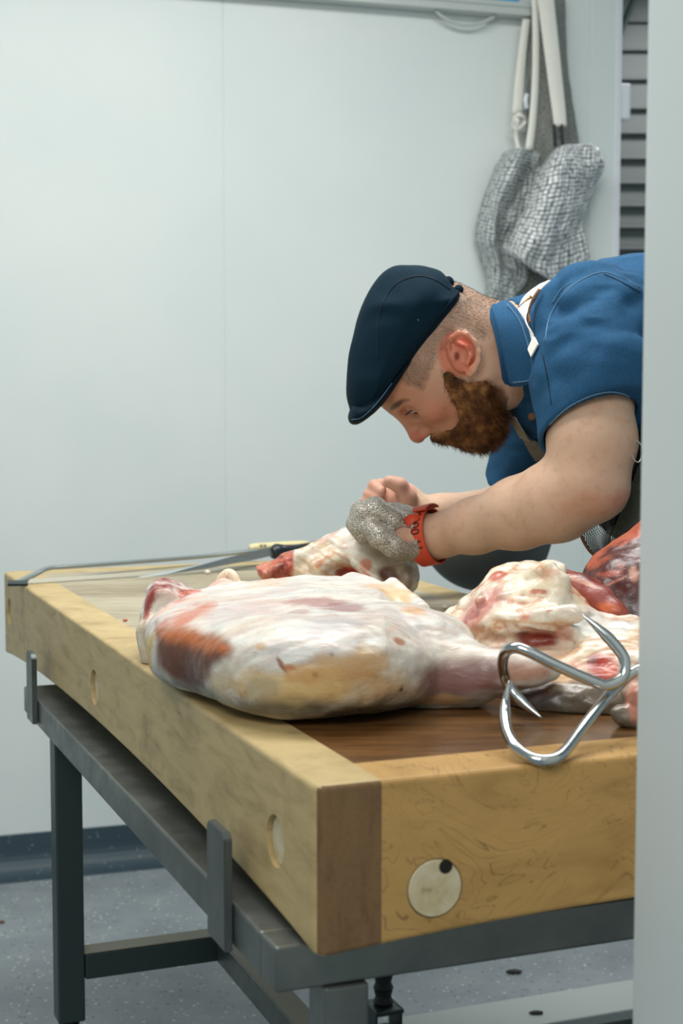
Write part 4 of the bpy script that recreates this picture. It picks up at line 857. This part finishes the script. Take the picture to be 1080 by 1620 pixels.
# beard
be = Sh(); head_shape(be, .0022); be.ell(P(760, 662, HD), (.036, .042, .034), .02); be.rc(P(742, 628, HD-.03), P(762, 682, HD-.01), .030, .020, .02); be.rc(P(742, 628, HD+.03), P(762, 682, HD+.01), .030, .020, .02)
be.rc(hp(132, -16, -.018), hp(143, -17, 0), .0055, .007, .006); be.rc(hp(132, -16, .018), hp(143, -17, 0), .0055, .007, .006)
be.fn(lambda Q: poly_sdf(bpw, Q[:, 0], Q[:, 2])+.005*fbm(Q, 80, 3), P(750, 650, HD), .2, .004, 'i')
V, Fc = nets(be, .0024, extra=lambda Q, D: D+.0022*fbm(Q, 60, 3, (1, 1, .6))); Vb, Fb = V, Fc; bo = organic('beard', V, Fc, M['beard'], person, None)
tri = V[Fc]; cen = tri.mean(1); nrm = np.cross(tri[:, 2]-tri[:, 0], tri[:, 3]-tri[:, 1]); nrm /= np.linalg.norm(nrm, axis=1)[:, None]+1e-12
ctr = P(730, 640, HD); sgn_ = np.sign(((cen-ctr)*nrm).sum(1)).mean(); nrm = nrm*(1 if sgn_ > 0 else -1)
insd = np.abs(poly_sdf(bpw, cen[:, 0], cen[:, 2])) > .001; outw = ((cen-hp(60, -20))*nrm).sum(1) > 0; idx = np.where(outw & insd)[0]; idx = rng.choice(idx, 6500)
dn = np.tile(-HAX[2]*.8+HAX[0]*.25, (len(idx), 1))+nrm[idx]*.32; bh = hairs('strands', cen[idx], dn, 4, .0095, .00034, M['beard'], bo)
# short cropped hair at the back of the head
idx = np.where(hm > .25)[0]
if len(idx):
    idx = rng.choice(idx, 14000); p = body.data; nv = np.zeros(len(p.vertices)*3, np.float32); p.vertices.foreach_get('normal', nv); nv = nv.reshape(-1, 3)
    vv = np.zeros(len(p.vertices)*3, np.float32); p.vertices.foreach_get('co', vv); vv = vv.reshape(-1, 3)
    M['crop'] = mat('cropped_brown_hair', s(96, 74, 56), .7, spec=.2)
    hairs('cropped_hair', vv[idx].astype(float), nv[idx]*.6+np.array([.35, 0, -.25])+HAX[0]*.0-HAX[2]*.5, 3, .0036, .00013, M['crop'], person, .25)

# cap
cp = Sh(); capo = [(556, 668), (551, 640), (550, 600), (556, 545), (566, 505), (580, 470), (600, 440), (622, 425), (655, 419), (685, 426), (705, 440), (716, 452), (728, 462), (735, 480), (700, 545), (650, 610), (600, 665)]
cpw = pxpoly(capo, HD, 4); CC = P(650, 540, HD)
cp.fn(puff(cpw, HD, lambda Q: np.interp(Q[:, 2], [P(0, 670, HD)[2], P(0, 600, HD)[2], P(0, 520, HD)[2], P(0, 440, HD)[2]], [.070, .090, .098, .095]), .075, 2.2), CC, .2)
pa, pb = P(560, 672, HD), P(729, 466, HD); dl = (pb-pa)/np.linalg.norm(pb-pa); nl = np.array([-dl[2]*-1, 0, -dl[0]]); nl = np.array([dl[2], 0, -dl[0]])
if (P(725, 620, HD)-pa)@nl < 0: nl = -nl
LC = np.linalg.norm(pb-pa)
def capcut(Q):
    t = ((Q-pa)@dl)/LC; return (Q-pa)@nl-.012*np.sin(np.clip(t, 0, 1)*math.pi)*1.0
cp.fn(capcut, CC, .3, .006, 'i')
def exc(Q, D):
    t = (Q-pa)@nl; return D+.0022*fbm(Q, 12, 3)+.0018*np.sin(fbm(Q, 9, 2, (1, .6, 1), 4)*14)*np.clip(-t/.03, 0, 1)
V, Fc = nets(cp, .0028, CC-[.17, .13, .19], CC+[.17, .13, .19], exc); capv = bvh_of(V, Fc)
capo_ = organic('flat_cap', V, Fc, M['navy'], person, None)
def on(bvh, pts, lift, sub=5):
    """path laid over a garment: pixels of the photo brought onto its surface"""
    out = []
    for q in catmull(np.array(pts, float), sub):
        h_ = hit(bvh, q[0], q[1], lift)
        if h_ is not None: out.append(h_)
    return np.array(out)
def seam(name, bvh, pts, r, mt, parent, lift=.0002, sub=6, flat=None):
    q = on(bvh, pts, lift, sub)
    if len(q) < 3: return
    bm = bmesh.new(); add_tube(bm, q, r, 6, True, flat); return bmo(name, bm, mt, parent, True)
seam('seam', capv, [(598, 566), (597, 530), (600, 500), (610, 470), (630, 447), (660, 437), (690, 444), (712, 458)], .0011, M['navythread'], capo_)
seam('band', capv, [(572, 650), (600, 624), (640, 570), (680, 516), (712, 478), (724, 462)], .0030, M['navydark'], capo_, 0)
seam('button_dot', capv, [(660, 505), (661, 506), (662, 507)], .0008, M['thread'], capo_)
# peak: stiff curved brim in front
pk = Sh(); pkp = pxpoly([(556, 640), (550, 660), (556, 671), (572, 668), (604, 641), (640, 592), (655, 566), (640, 568), (596, 622), (574, 640)], HD, 3)
pk.fn(puff(pkp, HD, .082, .012, 2.6), P(600, 620, HD), .12)
V, Fc = nets(pk, .0022, P(600, 620, HD)-[.08, .10, .09], P(600, 620, HD)+[.08, .10, .09]); organic('peak', V, Fc, M['navydark'], capo_, None)
seam('peak_stitching', bvh_of(V, Fc), [(556, 664), (572, 660), (596, 638), (620, 606)], .0006, M['thread'], capo_)
bm = bmesh.new(); add_tube(bm, catmull([P(706, 449, HD)+np.array([0, d, 0]) for d in (-.03, -.01, .01, .03)], 4), .009, 10); add_tube(bm, catmull([P(722, 461, HD)+np.array([0, d, 0]) for d in (-.04, -.015, .015, .04)], 4), .007, 10)
bmo('cap_back_fold', bm, M['navy'], capo_, True)

# shirt
shv = Sh()
shv.ell(P(995, 560, 2.24), (.175, .19, .130), .03); shv.ell(P(905, 560, 2.24), (.085, .155, .085), .05); shv.rc(P(832, 556, 2.225), P(885, 565, 2.23), .080, .095, .03)
shv.chain([(P(1010, 560, 2.24), .13), (P(1150, 660, 2.22), .145), (P(1245, 750, 2.2), .150)], .05)
shv.ell(P(1085, 560, 2.22), (.14, .18, .135), .05); shv.ell(P(935, 505, 2.11), (.085, .07, .075), .03)
shv.ell(P(855, 640, 2.27), (.045, .10, .05), .04)
slv = Sh(); slv.chain([(P(945, 515, 2.10), .084), (P(938, 585, 2.050), .080), (P(935, 700, 2.015), .0695)], .03)
hemA, hemB, hemC = P(860, 704, 2.03), P(1006, 648, 2.02), P(930, 627, 1.962); hn = np.cross(hemB-hemA, hemC-hemA); hn /= np.linalg.norm(hn)
if (P(935, 760, 2.0)-hemA)@hn < 0: hn = -hn
slv.fn(lambda Q: (Q-hemA)@hn, P(935, 600, 2.05), .3, .004, 'i')
hollow = Sh(); hollow.rc(P(935, 640, 2.035), P(935, 730, 2.0), .058, .0645)
slf = Sh(); slf.chain([(P(900, 540, 2.37), .085), (P(868, 640, 2.43), .076), (P(832, 765, 2.46), .068)], .03)
fa = P(830, 772, 2.46); fn_ = P(838, 738, 2.46)-P(868, 640, 2.43); fn_ /= np.linalg.norm(fn_); slf.fn(lambda Q: (Q-fa)@fn_, P(850, 690, 2.44), .3, .004, 'i')
allsh = Sh()
allsh.fn(lambda Q: shv(Q), P(1000, 560, 2.24), .42)
allsh.fn(lambda Q: slv(Q), P(935, 590, 2.05), .17, .025); allsh.fn(lambda Q: slf(Q), P(870, 640, 2.42), .20, .025)
allsh.fn(lambda Q: hollow(Q), P(934, 680, 2.01), .10, .003, 's')
neckh = Sh(); neckh.rc(P(740, 550, 2.2), P(800, 552, 2.21), .066, .066)
allsh.fn(lambda Q: neckh(Q), P(780, 550, 2.2), .11, .003, 's')
fold = [(P(1015, 505, 2.05), P(905, 575, 1.99)), (P(1010, 545, 2.05), P(880, 640, 1.99)), (P(870, 470, 2.1), P(860, 560, 2.06)), (P(1000, 455, 2.1), P(900, 470, 2.04))]
def exs(Q, D):
    r = D+.0040*fbm(Q, 9, 2)+.0022*np.abs(fbm(Q, 18, 2, (1, 1, 1.8), 3))*2+.0012*fbm(Q, 40, 2)
    dam = np.clip(-((Q-hemA)@hn)/.07, 0, 1); r = D+(r-D)*dam
    for i, (a, b) in enumerate(fold):
        ba = b-a; t = np.clip(((Q-a)@ba)/(ba@ba), 0, 1); d = np.linalg.norm(Q-a-t[:, None]*ba, axis=1); r = r+dam*(-.009*np.exp(-(d/.012)**2)+.006*np.exp(-((d-.026)/.012)**2))
    return r
V, Fc = nets(allsh, .0034, P(770, 800, 2.2)*[1, 0, 1]+[-.02, 1.90, -.06], P(1400, 395, 2.2)*[1, 0, 1]+[.08, 2.62, .05], exs); shb = bvh_of(V, Fc)
shirt = organic('denim_shirt', V, Fc, M['denim'], person, None)
for pts, r in (([(868, 672), (885, 655), (905, 640), (935, 626), (965, 620), (990, 625), (1003, 637)], .0011), ([(862, 540), (870, 500), (895, 462), (925, 440), (955, 431), (985, 440), (1012, 455)], .0010), ([(858, 560), (866, 600), (872, 640)], .0007), ([(955, 434), (980, 445), (1012, 463)], .0008), ([(873, 480), (888, 458), (905, 446)], .0009)):
    seam('stitching', shb, pts, r, M['thread'] if r > .0008 else M['navythread'], shirt, .0003, 6)
# collar leaf near and far
for sg in (-1, 1):
    def cpt(x, y, d, lift=0): return P(x, y, HD)+np.array([0, sg*d, 0])
    rows = [[cpt(771, 481, .0), cpt(786, 478, .0), cpt(801, 477, .0)], [cpt(772, 492, .042), cpt(788, 489, .046), cpt(806, 487, .050)], [cpt(776, 515, .068), cpt(795, 512, .076), cpt(817, 509, .083)],
            [cpt(782, 545, .079), cpt(802, 544, .090), cpt(826, 540, .100)], [cpt(790, 580, .082), cpt(810, 580, .094), cpt(833, 575, .106)], [cpt(797, 611, .080), cpt(814, 611, .092), cpt(831, 604, .103)]]
    co = cloth('collar', rows, M['denim'], shirt, .0045, 4)
    edge = [P(800, 479, HD)+np.array([0, sg*-.0, 0])]
    if sg == -1:
        pts_ = [(795, 484), (810, 510), (819, 540), (826, 575), (826, 600), (800, 606)]
        q = catmull(np.array([cpt(x, y, d+.0045) for (x, y), d in zip(pts_, (.05, .080, .095, .102, .100, .085))]), 6); bm = bmesh.new(); add_tube(bm, q, .0009, 6); bmo('collar_stitching', bm, M['thread'], shirt, True)
# collar stand wrapped round the neck
bm = bmesh.new(); ring = []
for t in np.linspace(0, 2*math.pi, 28, endpoint=False): ring.append(P(790+6*math.cos(t), 552+78*math.cos(t)*-1*0+0, HD)*0+P(788-16*math.sin(t)*0+14*(-math.cos(t)), 553-72*math.cos(t), HD)+np.array([0, .074*math.sin(t), 0]))
ring.append(ring[0]); add_tube(bm, np.array(ring), .009, 8, False, .5); bmo('collar_stand', bm, M['denim'], shirt, True)
# neck strap of the apron with brass slide, second strap, button
def ribbon(name, bvh, pts, wid, mt, parent, lift=.004, th=.002, **k):
    """flat strap along pixels, width in metres, lying on the garment"""
    q = on(bvh, pts, lift, 6)
    if len(q) < 3: return None
    tn = np.gradient(q, axis=0); tn /= np.linalg.norm(tn, axis=1)[:, None]; nn_ = []
    for a in q:
        r = bvh.find_nearest(Vector(a)); nn_.append(np.array(r[1]))
    nn_ = np.array(nn_); f_ = np.sign((nn_[:, 1]).mean()) ; nn_ = np.where(nn_[:, 1:2] > .2, -nn_, nn_)
    sd = np.cross(tn, nn_); sd /= np.linalg.norm(sd, axis=1)[:, None]
    for _ in range(3): sd[1:-1] = (sd[:-2]+sd[1:-1]+sd[2:])/3
    V_ = []; 
    for a, b, n_ in zip(q, sd, nn_): V_ += [a-b*wid/2, a+b*wid/2, a+b*wid/2+n_*th, a-b*wid/2+n_*th]
    F_ = []
    for i in range(len(q)-1):
        for j in range(4): F_.append((4*i+j, 4*i+(j+1) % 4, 4*i+4+(j+1) % 4, 4*i+4+j))
    F_ += [(3, 2, 1, 0), (4*len(q)-4, 4*len(q)-3, 4*len(q)-2, 4*len(q)-1)]
    return vf(name, V_, F_, mt, parent, False, **k)
st_ = ribbon('apron_neck_strap', shb, [(864, 450), (848, 463), (836, 478), (830, 495), (833, 515), (840, 535), (849, 556)], .020, M['strapcloth'], person, .0025)
ribbon('strap_edge', shb, [(860, 462), (850, 478), (845, 496), (846, 512)], .006, M['leather'], person, .007)
q = hit(shb, 831, 476, .013)
if q is not None:
    bm = bmesh.new(); a = P(820, 487, q[1]-.004); b = P(840, 468, q[1]-.004); add_tube(bm, [a, (a+b)/2, b], .0038, 8, True, .5); bmo('strap_slide', bm, M['brass'], person, True)
ribbon('apron_side_strap', shb, [(815, 655), (828, 678), (842, 700), (856, 722)], .020, M['webbing'], person, .006)
q = hit(shb, 843, 657, .003)
if q is not None:
    bm = bmesh.new(); add_lathe(bm, [(.0055, 0), (.0055, .002), (.004, .003)], q, 16, (np.array([1, 0, 0]), np.array([0, 0, 1]), np.array([0, -1, 0]))); bmo('button', bm, M['leather'], shirt)
# apron cloth, chain mail apron, trousers, shoes
ap = Sh(); app = pxpoly([(985, 690), (1010, 650), (1040, 640), (1140, 700), (1200, 800), (1235, 900), (1240, 1250), (1195, 1260), (1175, 980), (1130, 880), (1060, 860), (1012, 800), (975, 745)], 2.2, 3)
ap.fn(puff(app, 2.21, .17, .03, 2.6), P(1110, 900, 2.2), .5)
V, Fc = nets(ap, .006, P(960, 1270, 2.2)*[1, 0, 1]+[0, 2.02, 0], P(1260, 620, 2.2)*[1, 0, 1]+[0, 2.40, 0], lambda Q, D: D+.004*fbm(Q, 10, 2)); organic('bib_apron', V, Fc, M['black'], person, None)
bm = bmesh.new(); add_prism(bm, [P(x, y, 2.10) for x, y in ((974, 760), (1016, 738), (1060, 760), (1050, 860), (1000, 866), (972, 835))], np.array([0, .20, 0])); bmo('apron_fold', bm, M['black'], person)
# dark ring-mesh apron as an open net of wires
def net(name, rows, nu, nv, r, mt, parent, **k):
    A = np.array([catmull(q, 8) for q in rows]); A = np.array([catmull(A[:, j], 8) for j in range(A.shape[1])]).transpose(1, 0, 2)
    def smp(u, v):
        x = u*(A.shape[1]-1); y = v*(A.shape[0]-1); i = min(int(x), A.shape[1]-2); j = min(int(y), A.shape[0]-2); fx, fy = x-i, y-j
        return (A[j, i]*(1-fx)+A[j, i+1]*fx)*(1-fy)+(A[j+1, i]*(1-fx)+A[j+1, i+1]*fx)*fy
    V_ = [smp((i+.5*(j % 2))/(nu+.5), j/nv) for j in range(nv+1) for i in range(nu+1)]; F_ = []
    for j in range(nv):
        for i in range(nu):
            a = j*(nu+1)+i
            if j % 2: F_ += [(a, a+1, a+nu+2), (a, a+nu+2, a+nu+1)]
            else: F_ += [(a, a+1, a+nu+1), (a+1, a+nu+2, a+nu+1)]
    o = vf(name, V_, F_, mt, parent, True, **k)
    md = o.modifiers.new('w', 'WIREFRAME'); md.thickness = r; md.use_replace = True; md.use_even_offset = False; return o
M['ringmail'] = mat('dull_ring_mail', s(112, 118, 108), .4, .7)
net('chain_mail_apron', [[P(1012, 730, 2.04), P(1035, 740, 2.03), P(1070, 745, 2.03)], [P(990, 790, 2.05), P(1020, 795, 2.03), P(1060, 800, 2.03)], [P(972, 835, 2.06), P(1005, 840, 2.03), P(1050, 850, 2.03)], [P(960, 872, 2.07), P(990, 885, 2.04), P(1040, 900, 2.03)]], 22, 34, .0016, M['ringmail'], person)
net('chain_mail_loop', [[P(915, 820, 2.12), P(945, 806, 2.14), P(975, 790, 2.13)], [P(922, 850, 2.12), P(945, 840, 2.15), P(972, 825, 2.13)], [P(935, 872, 2.11), P(950, 862, 2.14), P(966, 850, 2.12)], [P(950, 884, 2.10), P(958, 876, 2.12), P(965, 868, 2.11)]], 13, 20, .0014, M['ringmail'], person)
bm = bmesh.new(); add_tube(bm, catmull([P(913, 822, 2.115), P(919, 848, 2.115), P(933, 872, 2.105), P(952, 886, 2.095), P(966, 882, 2.10)], 6), .0045, 8, True, .5); bmo('apron_edge', bm, M['leather'], person, True)
bm = bmesh.new(); add_tube(bm, catmull([P(1001, 700, 1.98), P(998, 712, 1.98), P(1002, 726, 1.98), P(1010, 731, 1.98), P(1018, 716, 1.98)], 5), .0011, 6); add_tube(bm, catmull([P(1000, 703, 1.985), P(1008, 698, 1.985), P(1018, 712, 1.985), P(1012, 728, 1.985)], 5), .0011, 6); bmo('chain_link', bm, M['hook'], person, True)
tr = Sh(); tr.chain([(P(1200, 730, 2.2), .14), (P(1262, 790, 2.2), .158)], .04)
for y in (2.10, 2.32): tr.chain([(P(1262, 800, y), .098), (np.array([.66, y, .50]), .070), (np.array([.70, y, .13]), .058)], .03)
V, Fc = nets(tr, .007, extra=lambda Q, D: D+.004*fbm(Q, 12, 2)); organic('trousers', V, Fc, M['trouser'], person, None)
for y in (2.10, 2.32):
    bt = Sh(); bt.rc((.72, y, .06), (.70, y, .12), .05, .05, .02).rc((.60, y, .04), (.72, y, .045), .040, .045, .02); bt.fn(lambda Q: .001-Q[:, 2], (.66, y, .05), .2, .004, 'i')
    V, Fc = nets(bt, .006, (.5, y-.08, -.01), (.8, y+.08, .2)); organic('boot', V, Fc, M['rubber'], person, None)
# chain mail glove over the near hand, red strap
gl = Sh(); near_hand(gl, .0026); gl.rc(P(664, 852, 2.19), P(690, 850, 2.185), .0305, .0325, .01)
ga = P(694, 850, 2.18); gd = P(700, 850, 2.17)-P(650, 850, 2.19); gd /= np.linalg.norm(gd); gl.fn(lambda Q: (Q-ga)@gd, P(640, 840, 2.19), .3, .002, 'i')
oc = hit(bodybv, 641, 846); gap = np.array(oc if oc is not None else P(641, 846, 2.16))
gl.ell(gap, (.0165, .018, .0105), .003, 's')
V, Fc = nets(gl, .0016, P(620, 840, 2.19)-[.09, .09, .07], P(640, 840, 2.19)+[.09, .09, .07], lambda Q, D: D+.0004*fbm(Q, 160, 2)); glv = bvh_of(V, Fc); organic('chain_mail_glove', V, Fc, M['mail'], person, None)
cw = P(677, 850, 2.185); axw = P(690, 846, 2.178)-P(660, 852, 2.193); axw = axw/np.linalg.norm(axw); uu = np.cross(axw, [0, 0, 1]); uu /= np.linalg.norm(uu); ww = np.cross(uu, axw)
def bandstrip(name, cc, r0, r1, wd, th, a0_, a1_, mt, parent, n=40, tilt=0.0, **k):
    bm = bmesh.new(); rows_ = []
    for i in range(n+1):
        a = a0_+(a1_-a0_)*i/n; rr = r0+(r1-r0)*i/n; rad = math.cos(a)*uu+math.sin(a)*ww; o_ = cc+rad*rr*np.array([1, 1, 1])+axw*tilt*math.cos(a)
        rows_.append([bm.verts.new(o_-axw*wd/2), bm.verts.new(o_+axw*wd/2), bm.verts.new(o_+axw*wd/2+rad*th), bm.verts.new(o_-axw*wd/2+rad*th)])
    for i in range(n):
        for j in range(4): bm.faces.new((rows_[i][j], rows_[i][(j+1) % 4], rows_[i+1][(j+1) % 4], rows_[i+1][j]))
    bm.faces.new(rows_[0][::-1]); bm.faces.new(rows_[-1]); bmesh.ops.recalc_face_normals(bm, faces=bm.faces); return bmo(name, bm, mt, parent, False, **k)
ws = bandstrip('wrist_strap', cw, .0388, .0388, .026, .002, 0, 2*math.pi*.999, M['redstrap'], person, 56)
bandstrip('strap_keeper', cw+axw*.001+np.array([0, 0, .003]), .0410, .0425, .028, .002, math.radians(60), math.radians(120), M['redstrap'], ws, 10)
gp = on(glv, [(642, 826), (652, 822), (664, 820)], .002, 5)
if len(gp) > 3: ribbon('strap_tail', glv, [(640, 828), (650, 822), (662, 820)], .013, M['redstrap'], ws, .002)
# printed characters on the strap
fc = bpy.data.curves.new('strap_print', 'FONT'); fc.body = '0000 11'; fc.size = .019; fc.align_x = 'LEFT'; fc.extrude = .0002
to = bpy.data.objects.new('strap_print', fc); COL.objects.link(to); bpy.context.view_layer.update(); dg = bpy.context.evaluated_depsgraph_get(); dg.update(); tm = bpy.data.meshes.new_from_object(to.evaluated_get(dg)); bpy.data.objects.remove(to)
for v in tm.vertices:
    a = math.radians(218)-(-v.co.x)*0-0; ang_ = math.radians(62)-v.co.x/.0412; rad = math.cos(ang_)*uu+math.sin(ang_)*ww; off = (v.co.y-.005)
    v.co = Vector(cw+rad*(.0412+v.co.z*1.0)+axw*off)
tm.materials.clear(); link('strap_print', tm, M['ink'], ws)

# ================================================================== DARK TUB BEYOND THE BLOCK
tb = Sh(); tc_ = P(772, 850, 2.86); tb.ell(tc_, (.118, .12, .11), .01); tb.fn(lambda Q: Q[:, 2]-(tc_[2]+.035), tc_, .3, .01, 'i'); 
tb2 = Sh(); tb2.ell(P(765, 836, 2.86), (.120, .12, .118), .01); tb2.rc(P(830, 850, 2.86), P(815, 915, 2.86), .045, .04, .03); tb2.fn(lambda Q: Q[:, 2]-P(770, 815, 2.86)[2], P(770, 840, 2.86), .3, .01, 'i')
tub = empty('tub', (P(800, 900, 2.86)[0], 2.86, 0), label='dark grey rounded tub beyond the far corner of the block, under the forearm', cat='tub')
V, Fc = nets(tb2, .004, P(765, 836, 2.86)-[.2, .16, .2], P(765, 836, 2.86)+[.2, .16, .1]); organic('bowl', V, Fc, M['greytub'], tub, None)
bm = bmesh.new(); px_ = P(815, 925, 2.86); add_tube(bm, [T(1.25, R1-.004, .67), T(1.30, R1+.12, .69), px_*[1, 1, 0]+[0, 0, .73], px_], .014, 12); bmo('bracket_arm', bm, M['darksteel'], tub)

# ================================================================== MESH APRONS HANGING ON THE WALL
hk = wp(868, -40, .04); bm = bmesh.new(); add_tube(bm, catmull([hk+WN*.04, hk-WN*.03, hk-WN*.055+[0, 0, .02], hk-WN*.05+[0, 0, .045]], 6), .004, 10); add_lathe(bm, [(.02, 0), (.02, .004)], hk+WN*.04, 20, (WD, [0, 0, 1], -WN)); tag(bmo('coat_hook', bm, M['hook'], smooth=True), 'steel hook on the wall holding the mesh aprons, above the picture edge', 'hook')
def W_(px, py, l): return wp(px, py, l)
A1 = empty('mesh_apron', tuple(hk), label='left silver mesh apron hanging on the wall, bunched, behind the other', cat='apron', group=None)
cloth('mesh_cloth', [[W_(800, 240, .05), W_(820, 236, .09), W_(838, 238, .07), W_(855, 250, .04)], [W_(778, 275, .04), W_(800, 278, .10), W_(826, 280, .07), W_(856, 285, .05)], [W_(760, 325, .03), W_(785, 330, .10), W_(812, 335, .06), W_(850, 340, .06)],
     [W_(753, 372, .03), W_(775, 380, .09), W_(800, 385, .05), W_(838, 395, .07)], [W_(762, 405, .03), W_(785, 418, .08), W_(808, 425, .05), W_(834, 440, .06)], [W_(768, 440, .02), W_(785, 450, .07), W_(804, 455, .05), W_(822, 462, .05)], [W_(766, 480, .02), W_(778, 486, .06), W_(790, 488, .05), W_(802, 490, .04)]], M['silver2'], A1, .004, 10, wr=.028)
def strap(name, pts, w_, mt, parent, **k):
    rows = [[W_(x-w_(i), y, l), W_(x, y, l+.004), W_(x+w_(i), y, l)] for i, (x, y, l) in enumerate(pts)]; return cloth(name, rows, mt, parent, .003, 5, **k)
strap('strap', [(832, 30, .05), (826, 80, .05), (821, 130, .05), (817, 180, .05)], lambda i: 5.5+i*.8, M['strapcloth'], A1)
bm = bmesh.new(); add_tube(bm, catmull([W_(x, y, l) for x, y, l in ((812, 188, .05), (822, 182, .065), (830, 192, .05), (820, 203, .06), (811, 198, .05), (818, 190, .07), (816, 212, .05), (818, 228, .05), (822, 242, .06))], 6), .006, 10); bmo('strap_knot', bm, M['strapcloth'], A1, True)
bm = bmesh.new(); add_tube(bm, catmull([W_(x, y, l) for x, y, l in ((833, 150, .06), (831, 158, .065), (833, 172, .06))], 5), .006, 8); bmo('toggle', bm, M['whiteplastic'], A1, True)
A2 = empty('mesh_apron', tuple(hk+WD*.02), label='right silver mesh apron hanging on the wall in front, brightest, above the shoulder', cat='apron')
cloth('mesh_cloth', [[W_(868, 248, .10), W_(885, 233, .14), W_(908, 228, .15), W_(930, 228, .12), W_(942, 236, .08)], [W_(852, 272, .11), W_(876, 262, .17), W_(902, 258, .17), W_(930, 262, .13), W_(953, 262, .07)], [W_(836, 318, .12), W_(866, 312, .19), W_(896, 308, .16), W_(920, 305, .11), W_(938, 300, .07)],
     [W_(820, 352, .12), W_(852, 358, .19), W_(882, 358, .16), W_(908, 352, .10), W_(920, 345, .07)], [W_(808, 376, .11), W_(838, 390, .18), W_(870, 394, .15), W_(902, 386, .10), W_(924, 378, .06)], [W_(802, 397, .10), W_(830, 412, .16), W_(862, 428, .14), W_(902, 422, .09), W_(930, 410, .05)], [W_(805, 402, .09), W_(840, 422, .14), W_(872, 444, .12), W_(905, 440, .08), W_(926, 432, .05)]], M['silver'], A2, .004, 10, wr=.020)
strap('strap', [(862, -8, .10), (870, 60, .10), (877, 120, .10), (883, 170, .10), (886, 200, .10)], lambda i: 13-i*.8, M['strapcloth'], A2)
bm = bmesh.new()
for x in (876, 888): add_tube(bm, catmull([W_(x, 198, .105), W_(x+1, 215, .11), W_(x+2, 230, .12)], 4), .008, 8, True, .5)
bmo('strap_clip', bm, M['rubber'], A2, True)
strap('second_strap', [(845, -8, .08), (847, 60, .08), (846, 130, .08), (842, 190, .08), (836, 238, .08)], lambda i: 4.5+i*.3, M['strapcloth'], A2)
A3 = empty('dark_mesh_apron', tuple(hk-WD*.02), label='long narrow grey ring mesh apron hanging behind the cream straps', cat='apron')
cloth('mesh_cloth', [[W_(834, 15, .02), W_(856, -6, .035), W_(876, -10, .045), W_(892, -10, .03)], [W_(832, 90, .02), W_(852, 90, .035), W_(876, 90, .05), W_(895, 85, .03)], [W_(832, 160, .02), W_(852, 160, .03), W_(880, 160, .05), W_(903, 150, .03)], [W_(834, 240, .02), W_(860, 240, .04), W_(885, 240, .05), W_(914, 232, .03)], [W_(836, 330, .02), W_(860, 330, .04), W_(885, 330, .05), W_(916, 330, .03)], [W_(810, 450, .01), W_(840, 450, .03), W_(875, 450, .04), W_(905, 450, .02)], [W_(795, 500, .01), W_(835, 500, .03), W_(875, 500, .04), W_(905, 500, .02)]], M['darkmesh'], A3, .003, 8, wr=.012)
